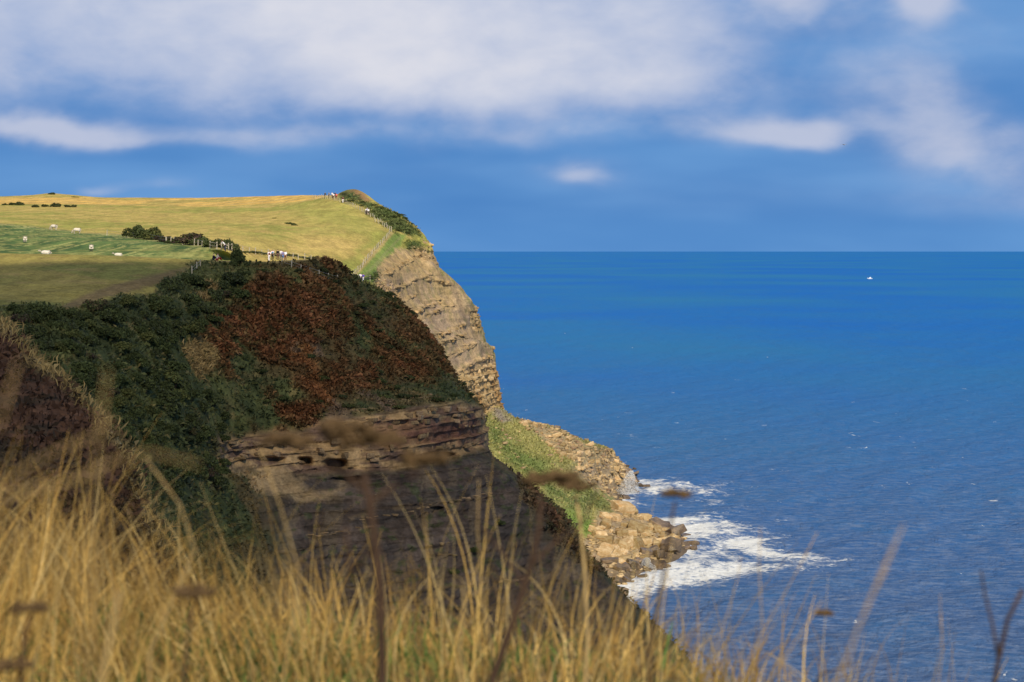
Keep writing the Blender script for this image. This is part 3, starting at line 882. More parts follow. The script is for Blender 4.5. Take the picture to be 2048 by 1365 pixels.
# ------------------------------------------------------------------ the cloud whose shadow lies over the near headland
def build_cloud():
    # its shadow on the plateau (z = 56) is this outline
    out = [(-420, 24), (-420, 262), (-100, 264), (-66, 272), (-52, 288), (-44, 314), (-30, 322), (-18, 340), (2, 338), (18, 318), (30, 280), (34, 200), (34, 90), (20, 24)]
    h = 330.0
    off = np.array(sun_dir) / sun_dir.z * h
    cx, cy = np.mean([p[0] for p in out]), np.mean([p[1] for p in out])
    V, F = [], []
    pts = np.array(out, dtype=float)
    # resample the outline and roughen it
    seg = np.linalg.norm(np.roll(pts, -1, 0) - pts, axis=1); s = np.concatenate([[0], np.cumsum(seg)])
    P2 = np.concatenate([pts, pts[:1]])
    n = 150
    ss = np.linspace(0, s[-1], n, endpoint=False)
    ring = np.stack([np.interp(ss, s, P2[:, i]) for i in (0, 1)], 1)
    prof = [(0.0, -6), (.35, -8), (.65, -8), (.85, -6), (.95, -3), (1.0, 0), (.97, 3), (.9, 8), (.78, 16), (.55, 26), (.3, 32), (0.0, 34)]
    for k, (f, z) in enumerate(prof):
        q = np.array([cx, cy]) + (ring - [cx, cy]) * f
        p3 = np.concatenate([q, np.full((n, 1), z)], 1)
        nz = fbm(p3 * .03, 4, 3) - .5
        p3[:, :2] += (ring - [cx, cy]) / np.linalg.norm(ring - [cx, cy], axis=1, keepdims=True) * (nz * 8)[:, None] * (f > 0)
        p3[:, 2] += nz * 10
        V.append(p3)
    V = np.concatenate(V) + np.array([off[0], off[1], 56 + h])
    for k in range(len(prof) - 1):
        for i in range(n):
            F.append((k * n + i, k * n + (i + 1) % n, (k + 1) * n + (i + 1) % n, (k + 1) * n + i))
    m, t, b = principled('cloud_vapour', (.86, .87, .90), 1.0, 0.0)
    nn = NT(t)
    pos = nn.node('ShaderNodeTexCoord').outputs['Object']
    nn.put(b.inputs['Base Color'], nn.mix(nn.noise(pos, .03, 4), (.8, .82, .86), (.9, .9, .92)))
    tr = nn.node('ShaderNodeBsdfTransparent'); mx = nn.node('ShaderNodeMixShader'); mx.inputs[0].default_value = .43
    t.links.new(b.outputs[0], mx.inputs[2]); t.links.new(tr.outputs[0], mx.inputs[1]); t.links.new(mx.outputs[0], t.nodes['Material Output'].inputs[0])
    o = np_mesh('cloud', V, np.array(F), m, smooth=True)
    tag(o, 'low grey cloud overhead whose shadow darkens the near headland', 'cloud', kind='stuff')
build_cloud()

# ------------------------------------------------------------------ rocks
def rock_mesh(name, seed, sx, sy, sz, n=18, box=True):
    r = random.Random(seed)
    bm = bmesh.new()
    pts = []
    if box:
        for a in (-1, 1):
            for b in (-1, 1):
                for c in (-1, 1):
                    pts.append((a * r.uniform(.72, 1), b * r.uniform(.72, 1), c * r.uniform(.72, 1)))
        for _ in range(n - 8):
            v = [r.uniform(-1, 1) for _ in range(3)]; k = r.randrange(3); v[k] = r.choice((-1, 1)) * r.uniform(.85, 1.05)
            pts.append(v)
    else:
        for _ in range(n):
            v = Vector((r.gauss(0, 1), r.gauss(0, 1), r.gauss(0, 1))).normalized() * r.uniform(.8, 1.1)
            pts.append(v)
    for p in pts:
        bm.verts.new((p[0] * sx, p[1] * sy, p[2] * sz))
    g = bmesh.ops.convex_hull(bm, input=bm.verts)
    bmesh.ops.delete(bm, geom=[v for v in bm.verts if not v.link_faces], context='VERTS')
    bmesh.ops.bevel(bm, geom=[e for e in bm.edges], offset=.05 * min(sx, sy, sz), segments=1, affect='EDGES')
    me = bpy.data.meshes.new(name)
    bm.to_mesh(me); bm.free()
    return me


def rock_material(name, c_lo, c_hi, c_stain, wet=False):
    m, t, b = principled(name, rough=.9 if not wet else .45, spec=.15 if not wet else .4)
    n = NT(t)
    pos = n.node('ShaderNodeTexCoord').outputs['Object']
    oi = n.node('ShaderNodeObjectInfo').outputs['Random']
    f = n.noise(pos, 1.7, 5, .65)
    col = n.mix(n.step(f, .35, .65), c_lo, c_hi)
    col = n.mix(n.step(n.noise(n.vscale(pos, (1, 1, 3)), 1.1, 4, .6), .52, .66, 0, .8), col, c_stain)
    k = n.m('ADD', .55, n.m('MULTIPLY', oi, .68))
    col = n.mix(1.0, col, n.comb(k, k, n.m('MULTIPLY', k, n.m('ADD', .9, n.m('MULTIPLY', oi, .15)))), 'MULTIPLY')
    n.put(b.inputs['Base Color'], col)
    bp = n.node('ShaderNodeBump'); bp.inputs['Strength'].default_value = .6; bp.inputs['Distance'].default_value = .2
    n.put(bp.inputs['Height'], n.noise(n.vscale(pos, (1, 1, 2)), 2.5, 6, .65))
    n.put(b.inputs['Normal'], bp.outputs[0])
    return m
M_SAND = rock_material('sandstone', (.40, .26, .115), (.58, .44, .25), (.46, .25, .09))
M_DIM = rock_material('brown_sandstone', (.19, .125, .07), (.38, .26, .13), (.15, .065, .045))
M_WET = rock_material('wet_rock', (.10, .07, .045), (.22, .15, .085), (.06, .05, .035), True)

slabs = [rock_mesh('rock_slab', 100 + i, 1.0, .8, random.uniform(.28, .45), 16) for i in range(8)]
blocks = [rock_mesh('rock_block', 200 + i, 1.0, .9, random.uniform(.6, .9), 18) for i in range(8)]
stones = [rock_mesh('boulder', 300 + i, 1.0, random.uniform(.65, .95), random.uniform(.5, .8), random.choice((14, 18, 22)), i % 3 != 0) for i in range(14)]
for me in slabs + blocks:
    me.materials.append(M_DIM)
slabs2 = [m.copy() for m in slabs]; blocks2 = [m.copy() for m in blocks]
for me in slabs2 + blocks2:
    me.materials.clear(); me.materials.append(M_SAND)
for me in stones:
    me.materials.append(M_SAND)
stones_wet = [m.copy() for m in stones]
for me in stones_wet:
    me.materials.clear(); me.materials.append(M_WET)


def put(me, name, loc, s, rz, tilt=.1, parent=None, rr=random):
    o = bpy.data.objects.new(name, me); C.objects.link(o)
    o.location = loc
    o.scale = s if isinstance(s, (tuple, list)) else (s, s, s)
    o.rotation_euler = (rr.uniform(-tilt, tilt), rr.uniform(-tilt, tilt), rz)
    if parent: o.parent = parent
    return o

rr = random.Random(21)
# beds of the near rock band: courses of blocks that stand out of the face
count = 0
for course in range(9):
    x = 455 + rr.uniform(0, 20)
    while x < 962:
        top = np.interp(x, [455, 600, 650, 750, 850, 925, 962], [884, 872, 845, 832, 818, 812, 818])
        bot = np.interp(x, [455, 600, 650, 750, 850, 925, 962], [922, 940, 938, 932, 915, 902, 885])
        y = top + (bot - top) * (course + .5) / 9 + rr.uniform(-2, 2)
        wpx = rr.uniform(6, 34) if course < 3 else rr.uniform(8, 22)
        y += rr.uniform(-7, 7) if course >= 3 else rr.uniform(-3, 3)
        keep = (.35 + .5 * (math.sin(x * .045 + course) > -.2)) if course < 3 else .20
        if rr.random() < keep:
            p = SN.at(x, y)
            if p is not None and p.y < 340:
                w = wpx * p.y / FPX * rr.uniform(.4, .7)
                hh = (bot - top) / 9 * p.y / FPX * rr.uniform(.7, 1.3)
                fl = course < 3 or rr.random() < .4
                put(rr.choice(slabs if fl else blocks), 'rock_slab' if fl else 'rock_block', p + Vector((0, rr.uniform(.25, .6), 0)), (w, rr.uniform(.7, 1.1), max(hh, .22) * (1.2 if fl else .8)), rr.uniform(-.6, .6), .16, OB['near_headland'], rr)
                count += 1
        x += wpx * rr.uniform(.8, 1.25)
# thin pale beds in the shale and outcrops above the band
for pl in [[(700,1042),(790,1028),(860,1012),(985,985)], [(680,1062),(760,1052)], [(880,1110),(985,1100)], [(1000,1165),(1100,1150)], [(640,832),(690,818),(742,822)], [(760,815),(785,800)], [(800,800),(858,792)], [(716,795),(770,810)], [(620,1072),(700,1064)], [(860,1090),(900,1085)],[(900,860),(950,850)]]:
    for i in range(len(pl) - 1):
        (x0, y0), (x1, y1) = pl[i], pl[i + 1]
        L = math.hypot(x1 - x0, y1 - y0); t = 0
        while t < L:
            wpx = rr.uniform(6, 18)
            if rr.random() < .6:
                p = SN.at(x0 + (x1 - x0) * t / L, y0 + (y1 - y0) * t / L + rr.uniform(-2, 2))
                put(rr.choice(slabs), 'rock_slab', p + Vector((0, .3, 0)), (wpx * p.y / FPX * .5, .6, rr.uniform(.15, .38)), rr.uniform(-.4, .4), .12, OB['near_headland'], rr)
            t += wpx
# far cliff: ledges and the blocky bands
for pl, k, big in [([(775,545),(800,530),(838,512)], .7, 8), ([(822,630),(850,612),(888,600)], .9, 9), ([(835,642),(870,626),(903,612)], .8, 9), ([(866,680),(890,667),(926,650)], .9, 9), ([(878,692),(932,668)], .6, 8),
                   ([(896,714),(922,700),(946,688)], .8, 10), ([(855,556),(905,566)], .5, 7), ([(800,602),(832,590)], .5, 6), ([(918,742),(950,724),(984,712)], .7, 9), ([(790,578),(860,552)], .4, 6), ([(770,565),(790,590)], .4, 7)]:
    for i in range(len(pl) - 1):
        (x0, y0), (x1, y1) = pl[i], pl[i + 1]
        L = math.hypot(x1 - x0, y1 - y0); t = 0
        while t < L:
            wpx = rr.uniform(4, big * 1.6)
            if rr.random() < k * .65:
                p = SF.at(x0 + (x1 - x0) * t / L, y0 + (y1 - y0) * t / L + rr.uniform(-3, 3))
                if p is not None:
                    put(rr.choice(slabs2), 'rock_slab', p + Vector((-.25, .2, 0)), (wpx * p.y / FPX * .55, 1.0, rr.uniform(.35, .85)), 1.2 + rr.uniform(-.5, .5), .10, OB['far_cliff'], rr)
            t += wpx * .9
for (x0, x1, y0, y1, nn, sz) in [(925, 986, 742, 812, 60, 11), (842, 864, 480, 522, 22, 7), (942, 960, 612, 660, 20, 8), (968, 988, 690, 745, 18, 9)]:
    for i in range(nn):
        x = rr.uniform(x0, x1); y = rr.uniform(y0, y1)
        p = SF.at(x, y)
        if p is None: continue
        w = rr.uniform(.5, 1) * sz * p.y / FPX
        fl = rr.random() < .5
        put(rr.choice(slabs2 if fl else blocks2), 'rock_slab' if fl else 'rock_block', p + Vector((-.35 * w, .3 * w, 0)), (w * .9, w * .8, w * rr.uniform(.5, .9)), 1.0 + rr.uniform(-.4, .4), .08, OB['far_cliff'], rr)

# boulders on the shore: the large ones that can be told apart first
named = [(1293,1040,34,'largest pale tilted slab among the boulders of the near heap','pale'), (1340,1036,30,'dark rounded boulder standing on top of the near heap beside the surf','dark'),
         (1228,1040,26,'orange boulder with dark underside high on the near heap','orange'), (1252,948,30,'dark upright boulder ending the far heap above the spray','dark'),
         (1290,977,20,'low dark wet rock in the surf below the far heap','wet'), (1240,1128,40,'broad low brown boulder at the waterline below the near heap','brown'),
         (1242,1168,30,'flat reddish rock awash at the foot of the near headland','wet'), (1232,963,22,'pale grey slab leaning behind the spray','pale'),
         (1254,1093,34,'pale upright split slab in the middle of the near heap','pale'), (1345,1080,34,'round brown boulder at the tip of the near heap','brown'),
         (1116,858,18,'dark block on the skyline of the far heap','dark'), (1368,1068,26,'outermost wet boulder of the near heap in white water','wet')]
for i, (x, y, wpx, lab, kind) in enumerate(named):
    p = SF.at(x, y)
    if p is None: continue
    Yw = min(p.y, 60 * FPX / max(y - 503, 1))
    if Yw < p.y - 1: p = Vector(((x - 1024) / FPX * Yw, Yw, .3))
    s = wpx * p.y / FPX * .55
    me = (stones_wet if kind in ('wet', 'dark') else stones)[i % 14]
    o = put(me, 'boulder', p + Vector((0, .3 * s, s * .22)), (s, s * .9, s * (.8 if kind != 'wet' else .35)), rr.uniform(0, 3), .35 if kind == 'pale' else .15, None, rr)
    tag(o, lab, 'boulder', 'boulders at the foot of the cliff')
heaps = [([(1180,1080),(1195,1045),(1225,1022),(1262,1010),(1300,1025),(1345,1045),(1372,1072),(1352,1108),(1300,1128),(1262,1150),(1215,1135),(1195,1095)], 135, 'angular tan boulder in the near heap beside the surf', (10, 46)),
         ([(1010,822),(1060,842),(1120,862),(1200,900),(1262,928),(1268,960),(1240,975),(1180,955),(1120,925),(1090,890)], 104, 'pale tan boulder in the far heap below the cliff', (5, 20))]
for poly, nn, lab, (s0, s1) in heaps:
    xs = [p[0] for p in poly]; ys = [p[1] for p in poly]
    k = 0; tries = 0
    while k < nn and tries < 4000:
        tries += 1
        x = rr.uniform(min(xs), max(xs)); y = rr.uniform(min(ys), max(ys))
        if not in_poly(np.array([x]), np.array([y]), poly)[0]: continue
        p = SF.at(x, y)
        if p is None or p.z < -.5 or p.y > 760: continue
        q = rr.random()
        s = (s0 + (s1 - s0) * q ** 1.8) * p.y / FPX * .55
        wetk = p.z < 1.6 + rr.uniform(-.6, .8)
        me = rr.choice(stones_wet if wetk else stones)
        o = put(me, 'boulder', p + Vector((0, .1 * s, s * .2)), (s, s * rr.uniform(.7, 1.1), s * rr.uniform(.6, 1.05)), rr.uniform(0, 6.3), .45, None, rr)
        tag(o, ('dark wet boulder at the waterline of the ' + ('near heap' if 'near' in lab else 'far heap')) if wetk else lab, 'boulder', 'boulders at the foot of the cliff')
        k += 1

# the outermost boulders, half in the water, break up the edge of the heaps
for Y0, Y1, nn, lab in [(398, 522, 34, 'dark wet boulder at the waterline of the near heap'), (545, 640, 12, 'dark wet boulder at the waterline of the far heap')]:
    for i in range(nn):
        Yd = rr.uniform(Y0, Y1)
        px0 = float(np.interp(Yd, [s[0] for s in SHORE], [s[1] for s in SHORE]))
        x = (px0 - 1024) / FPX * Yd + rr.gauss(.3, 1.3)
        s = rr.uniform(.5, 1.7)
        o = put(rr.choice(stones_wet), 'boulder', (x, Yd, rr.uniform(-.1, .35)), (s, s * rr.uniform(.7, 1.1), s * rr.uniform(.5, .8)), rr.uniform(0, 6.3), .4, None, rr)
        tag(o, lab, 'boulder', 'boulders at the foot of the cliff')


# loose rubble between the boulders and down the scree: nobody could count it
def rubble():
    sel = np.nonzero((prf > 11.6) & (prf < 14.05) & (pxF > 950) & (shoreside > .4))[0]
    sel2 = np.nonzero((prf > 11.1) & (prf < 13.0) & (pxF > 985) & (g3 > .57))[0]
    pick = np.concatenate([rng.choice(sel, 5200), rng.choice(sel2, 350)])
    base = [rock_mesh('tmp', 500 + i, 1, .8, .6, 9) for i in range(5)]
    Vs_, Fs_ = [], []; off = 0; cols_ = []
    bs = []
    for me in base:
        v = np.array([w.co[:] for w in me.vertices]); f = []
        me.calc_loop_triangles()
        f = np.array([t.vertices[:] for t in me.loop_triangles])
        bs.append((v, f)); bpy.data.meshes.remove(me)
    for j in pick:
        v, f = bs[rng.integers(5)]
        s = .14 + .55 * rng.random() ** 3
        a = rng.random() * 6.28
        ca, sa = math.cos(a), math.sin(a)
        q = v @ np.array([[ca, sa, 0], [-sa, ca, 0], [0, 0, 1]]) * s * [1, 1, .8]
        Vs_.append(q + Vf[j] + [rng.normal() * .4, rng.normal() * .4, .05]); Fs_.append(f + off); off += len(v)
        tint = .75 + .5 * rng.random()
        c = np.array((.44, .32, .17)) * tint if rng.random() < .8 else np.array((.30, .20, .12)) * tint
        cols_.append(np.tile(np.append(c, 1), (len(v), 1)))
    o = np_mesh('rubble', np.concatenate(Vs_), np.concatenate(Fs_), M_GROUND, None, np.concatenate(cols_))
    tag(o, 'loose tan rubble scattered over the slope below the cliff', 'rubble', kind='stuff')
rubble()


M_SPRAY = leaf_material('spray_drops', .6, .35)
# spray thrown up where waves break
def spray(name, cx, cy, Yd, wpx, hpx, lab, seed, lean=0.15, nn=7000):
    r = np.random.default_rng(seed)
    base = W(cx, cy, Yd)
    w = wpx * Yd / FPX; h = hpx * Yd / FPX
    t = r.random(nn) ** 1.5
    ang = r.random(nn) * 6.28
    rad = np.sqrt(r.random(nn)) * w * .5 * (1.0 - .75 * t) * (.3 + 1.5 * vnoise(np.stack([np.cos(ang) * 2, np.sin(ang) * 2, t * 3], 1), seed))
    P = np.stack([rad * np.cos(ang) + lean * h * t, rad * np.sin(ang) * .6, h * t], 1) + base
    s = (.02 + .07 * r.random(nn) ** 2)
    d1 = r.normal(size=(nn, 3)); d1 /= np.linalg.norm(d1, axis=1, keepdims=True)
    d2 = np.cross(d1, r.normal(size=(nn, 3))); d2 /= np.linalg.norm(d2, axis=1, keepdims=True)
    d3 = np.cross(d1, d2)
    V = np.stack([P + d1 * s[:, None], P - .5 * d1 * s[:, None] + .8 * d2 * s[:, None], P - .5 * d1 * s[:, None] - .5 * d2 * s[:, None] + .7 * d3 * s[:, None], P - .5 * d1 * s[:, None] - .5 * d2 * s[:, None] - .7 * d3 * s[:, None]], 1).reshape(-1, 3)
    b = np.arange(nn)[:, None] * 4
    F = np.concatenate([b + [0, 1, 2], b + [0, 2, 3], b + [0, 3, 1], b + [1, 3, 2]])
    o = np_mesh(name, V, F, M_SPRAY, None, np.tile(np.array((.92, .92, .90, 1.0)), (len(V), 1)))
    tag(o, lab, 'sea spray', kind='stuff')
spray('sea_spray', 1256, 988, 558, 46, 46, 'white burst of sea spray beside the far heap of boulders', 3)
spray('sea_spray', 1292, 1142, 432, 44, 26, 'low white spray at the foot of the near heap of boulders', 4, .1, 3600)

# ------------------------------------------------------------------ bushes
def leaf_cloud(seed, n, lobes, leaf, cols, flat=1.0, shell=.55):
    """many leaf-sized faces through the volume of a few lobes; returns V, F, colours"""
    r = np.random.default_rng(seed)
    L = []
    for i in range(lobes):
        a = r.random() * 6.28; q = r.random() ** .5 * .62
        L.append((q * math.cos(a), q * math.sin(a), .25 + .45 * r.random() * flat, .32 + .3 * r.random()))
    L.append((0, 0, .35, .6))
    L = np.array(L)
    w = L[:, 3] ** 2
    k = r.choice(len(L), n, p=w / w.sum())
    d = r.normal(size=(n, 3)); d /= np.linalg.norm(d, axis=1, keepdims=True)
    d[:, 2] = np.abs(d[:, 2]) * 1.0 - .25
    rad = L[k, 3] * (shell + (1 - shell) * r.random(n)) * (.85 + .3 * vnoise(d * 3 + k[:, None], seed))
    P = L[k, :3] + d * rad[:, None] * [1, 1, flat]
    P[:, 2] = np.maximum(P[:, 2], .02)
    nrm = d + .7 * r.normal(size=(n, 3)); nrm /= np.linalg.norm(nrm, axis=1, keepdims=True)
    t1 = np.cross(nrm, r.normal(size=(n, 3))); t1 /= np.linalg.norm(t1, axis=1, keepdims=True)
    t2 = np.cross(nrm, t1)
    s = leaf * (.6 + .8 * r.random(n))
    a_, b_ = t1 * s[:, None], t2 * (s * .6)[:, None]
    V = np.stack([P - a_, P - b_ * .9, P + a_, P + b_], 1).reshape(-1, 3)
    F = np.arange(n * 4).reshape(-1, 4)
    ci = r.choice(len(cols), n)
    c = np.array(cols)[ci] * (.65 + .7 * r.random((n, 1)))
    c = np.concatenate([np.repeat(c, 4, 0), np.ones((n * 4, 1))], 1)
    return V, F, c

G1 = (.062, .078, .027); G2 = (.090, .106, .034); G3 = (.074, .086, .044); G4 = (.130, .132, .042); BR = (.105, .080, .040); PUR = (.075, .050, .042)
def bush_proto(i, cols, n=1500, leaf=.085, flat=1.0, lobes=7):
    V, F, c = leaf_cloud(900 + i, n, lobes, leaf, cols, flat)
    o = np_mesh('bush', V, F, M_LEAF, None, c)
    me = o.data
    bpy.data.objects.remove(o)
    return me
B_GREEN = [bush_proto(i, [G1, G2, G1]) for i in range(3)]
B_BLUE = [bush_proto(10 + i, [G3, G1, G2]) for i in range(2)]
B_LIGHT = [bush_proto(20, [G4, G2]), bush_proto(21, [G4, G4, G2])]
B_BROWN = [bush_proto(30, [BR, G1, PUR]), bush_proto(31, [BR, BR, G2])]
B_LOW = [bush_proto(40 + i, [G1, G2, G4], 900, .1, .7, 5) for i in range(2)]
# stems that carry the leaves: a few short branches
def stem_mesh(seed):
    r = random.Random(seed)
    V, F = [], []
    for k in range(5):
        a = r.uniform(0, 6.28); q = r.uniform(.15, .5)
        p0 = Vector((.06 * math.cos(a), .06 * math.sin(a), -.25)); p1 = Vector((q * math.cos(a), q * math.sin(a), r.uniform(.4, .75)))
        for j in range(3):
            w = 2.094 * j
            V.append(p0 + Vector((.035 * math.cos(w), .035 * math.sin(w), 0)))
        for j in range(3):
            w = 2.094 * j
            V.append(p1 + Vector((.012 * math.cos(w), .012 * math.sin(w), 0)))
        b = 6 * k
        F += [(b, b + 1, b + 4, b + 3), (b + 1, b + 2, b + 5, b + 4), (b + 2, b, b + 3, b + 5)]
    me = bpy.data.meshes.new('stems'); me.from_pydata(V, [], F)
    me.materials.append(noisy('bark', (.09, .065, .045), .3, 5))
    return me
STEMS = [stem_mesh(i) for i in range(3)]
rb = random.Random(5)
def bush(surf, px, py, rpx, protos, label, group, zs=1.0, name='bush', p=None, sink=.12):
    p = p or surf.at(px, py)
    if p is None: return None
    s = rpx * p.y / FPX
    e = empty(name, p - Vector((0, 0, sink * s)), rb.uniform(0, 6.28))
    e.scale = (s, s, s * zs)
    o = bpy.data.objects.new('foliage', rb.choice(protos)); C.objects.link(o); o.parent = e
    o2 = bpy.data.objects.new('stems', rb.choice(STEMS)); C.objects.link(o2); o2.parent = e
    tag(e, label, 'bush', group)
    return e

# hedge between the mown field and the slope behind it
HG = 'hedge bushes between the mown field and the grassy slope'
for (x, y, r_, pr, lab, zs) in [(272, 470, 17, B_GREEN, 'tall dark green bush at the left end of the hedge above the sheep', 1.5), (290, 473, 18, B_GREEN, 'tall dark bush second from the left end of the hedge', 1.35),
        (310, 474, 20, B_LIGHT, 'paler olive bush in the left part of the hedge', 1.0), (328, 478, 14, B_BROWN, 'low brownish bush in the dip of the hedge', .9), (346, 481, 11, B_GREEN, 'low dark bush where the hedge is thinnest', .9),
        (362, 482, 13, B_BROWN, 'brown tinged bush left of the round dark hedge bush', 1.1), (382, 485, 22, B_BROWN, 'large round dark brown hedge bush in the middle', 1.1), (402, 487, 15, B_GREEN, 'dark green bush right of the large round one', 1.1),
        (420, 490, 14, B_GREEN, 'dark green hedge bush left of the stile', 1.0), (436, 491, 12, B_BLUE, 'bush behind the stile rails', 1.4), (452, 493, 13, B_GREEN, 'dark bush behind the person at the stile', 1.4), (462, 497, 12, B_BLUE, 'dark hedge bush at the right of the stile', 1.3)]:
    bush(SF, x, y + 4, r_ * 1.65, pr, lab, HG, zs * .72)
# solitary tree-like bush on the brow
for (x, y, r_, pr, lab, zs) in [(478, 528, 21, B_GREEN, 'dark pointed bush on the brow right of the stile', 1.7), (466, 532, 13, B_GREEN, 'dark rounded bush below the pointed bush on the brow', 1.1), (495, 532, 12, B_BLUE, 'small dark bush right of the pointed bush on the brow', .9)]:
    bush(SN, x, y, r_, pr, lab, 'bushes on the brow', zs)
# low hedge behind the walkers
for k, x in enumerate(range(490, 628, 9)):
    bush(SF, x, np.interp(x, [490, 560, 630], [507, 512, 519]) + rb.uniform(-1, 1), rb.uniform(6, 9), B_LOW, 'low dark green hedge plant behind the walkers on the cliff path', 'low hedge behind the walkers', .9)
# bushes on the skyline side of the stubble
for (x, y, r_, lab) in [(10, 406, 7, 'leftmost low bush of the row along the stubble field'), (25, 405, 9, 'small dark bush beside the leftmost one by the stubble'), (42, 406, 13, 'wide dark bush in the row along the stubble field'), (70, 408, 9, 'round low bush in the middle of the stubble row'),
                        (90, 408, 9, 'flat bush between two taller ones by the stubble'), (112, 408, 13, 'tallest round bush of the row along the stubble field'), (136, 408, 9, 'dark bush near the right end of the stubble row'), (150, 408, 8, 'rightmost low bush of the stubble row')]:
    bush(SF, x, y, r_, B_GREEN + B_BLUE, lab, 'bushes along the stubble field', .75)
bush(SF, 105, 386, 9, B_GREEN, 'dark bush on top of the small mound on the skyline', 'skyline bushes', .6)
bush(SF, 150, 390, 9, B_LOW, 'low scrub on the skyline right of the mound', 'skyline bushes', .35)
bush(SF, 578, 447, 13, B_LOW, 'lone low gorse clump in the middle of the grassy slope', 'clumps on the grassy slope', .55)
bush(SF, 586, 450, 8, B_LOW, 'small gorse clump right below the lone clump on the slope', 'clumps on the grassy slope', .6)
bush(SF, 549, 434, 5, B_LOW, 'tiny dark tuft left of the lone clump on the slope', 'clumps on the grassy slope', .5)
# scrub on the far brow
scr = [(690,404),(720,402),(745,410),(800,430),(835,455),(845,470),(800,468),(785,455),(740,425)]
k = 0
while k < 46:
    x = rb.uniform(690, 846); y = rb.uniform(400, 470)
    if not in_poly(np.array([x]), np.array([y]), scr)[0]: continue
    bush(SF, x, y, rb.uniform(5, 11), B_LOW + B_GREEN, 'low dark green scrub bush on the far brow beside the fence', 'scrub on the far brow', .6); k += 1
for (x, y, r_) in [(748, 553, 11), (742, 557, 8), (754, 556, 9)]:
    bush(SF, x, y, r_, B_GREEN, 'green gorse bush beside the path at the dip', 'gorse at the dip', .8)
for (x, y, r_) in [(752, 585, 11), (764, 592, 11), (778, 600, 10), (745, 577, 9), (790, 612, 9), (828, 498, 9), (840, 500, 8), (818, 500, 7)]:
    bush(SF, x, y, r_, B_LOW, 'low green clump at the edge of the far cliff', 'clumps at the far cliff edge', .6)
# scrub that fills the gully
gul = [(0,615),(60,618),(150,618),(230,606),(300,580),(330,558),(395,528),(465,528),(500,590),(430,640),(375,670),(345,690),(345,750),(420,770),(460,850),(470,880),(440,960),(350,990),(250,900),(230,850),(165,780),(70,690),(0,645)]
k = 0
gx = []
while k < 150:
    x = rb.uniform(0, 500); y = rb.uniform(525, 990)
    if not in_poly(np.array([x]), np.array([y]), gul)[0]: continue
    if any((x - a) ** 2 + (y - b) ** 2 < 16 ** 2 for a, b in gx): 
        if rb.random() < .9: continue
    rad = rb.uniform(17, 36)
    if 330 < x < 462 and y + 8 - rad * 1.15 < 524: continue
    gx.append((x, y))
    q = rb.random()
    pr = B_GREEN if q < .5 else B_BLUE if q < .8 else B_LIGHT if q < .92 else B_BROWN
    bush(SN, x, y + 8, rad, pr, 'dark leafy scrub bush in the shaded gully below the pasture', 'scrub bushes in the gully', rb.uniform(.8, 1.15)); k += 1
# separate clumps on the near slope
k = 0
while k < 62:
    x = rb.uniform(480, 960); y = rb.uniform(540, 830)
    p = SN.at(x, y)
    if p is None or p.y > 345: continue
    j = SN.near(x, y)
    if bracken[j] > .35 or prn[j] > 6.0: continue
    bush(SN, x, y, rb.uniform(8, 19), B_LOW + B_GREEN + B_BLUE, 'small dark clump of scrub on the shaded slope of the near headland', 'clumps on the near slope', .6); k += 1
for (x, y, lab) in [(948, 1105, 'small round dark bush in the shale face'), (908, 1150, 'narrow dark bush low in the shale face'), (1000, 1050, 'dark clump on the right flank of the near headland')]:
    bush(SN, x, y, 13, B_GREEN, lab, 'bushes in the shale face', 1.0)


# ------------------------------------------------------------------ ground cover on the near headland: fronds too many to count
def fronds(name, idx, surfV, surfN, colr, size, nfr, lab, cat, up=.5, slim=.45, seed=1, sizes=None):
    r = np.random.default_rng(seed)
    j = r.choice(idx, nfr)
    P = surfV[j] + r.normal(size=(nfr, 3)) * [.25, .25, .05]
    N = surfN[j]
    d = N * .8 + np.array([0, 0, up]) + .75 * r.normal(size=(nfr, 3)); d /= np.linalg.norm(d, axis=1, keepdims=True)
    t1 = np.cross(d, r.normal(size=(nfr, 3))); t1 /= np.linalg.norm(t1, axis=1, keepdims=True)
    s = size * (.5 + r.random(nfr))
    if sizes is not None: s = s * sizes[j]
    a = d * s[:, None]; b = t1 * (s * slim)[:, None]
    sag = np.array([0, 0, -1.0]) * (s * .25)[:, None] + t1 * (.2 * s)[:, None]
    V = np.stack([P - a * .1, P + a * .5 + b * .5, P + a + sag, P + a * .5 - b * .5], 1).reshape(-1, 3)
    F = np.arange(nfr * 4).reshape(-1, 4)
    c = colr[j, :3] * (.55 + .9 * r.random((nfr, 1)))
    c = np.concatenate([np.repeat(c, 4, 0), np.ones((nfr * 4, 1))], 1)
    o = np_mesh(name, V, F, M_LEAF, None, c)
    tag(o, lab, cat, kind='stuff')

vis = (Vn[:, 1] < 342)
Nn_up = SN.N
w_rust = np.nonzero(vis & (bracken > .30) & (fieldA < .4) & (band < .4))[0]
w_green = np.nonzero(vis & (bracken <= .30) & (fieldA < .3) & (band < .3) & (shale < .35) & (prn > 1.05) & (topstrip < .3))[0]
fronds('bracken', w_rust, Vn, Nn_up, coln * 1.25, .62, 42000, 'rust brown autumn bracken covering the near headland', 'bracken', seed=2)
fronds('undergrowth', w_green, Vn, Nn_up, coln * 1.15, .55, 60000, 'dark green undergrowth on the near headland', 'undergrowth', seed=3)
w_cl = np.nonzero((scrubf > .4) | ((talus > .5) & (shoreside < .3) & (prf < 13.7) & (pxF > 940)))[0]
fronds('tussock_grass', w_cl, Vf, SF.N, colf * 1.1, .55, 24000, 'green tussock grass on the far brow and the slope above the shore', 'grass', seed=4)
w_sp = np.nonzero((prs > .9) & (prs < 3))[0]
fronds('dead_bracken', w_sp, Vs, SS.N, cols * 1.2, .34, 16000, 'dark brown dead bracken on the slope at the left edge', 'bracken', seed=5)
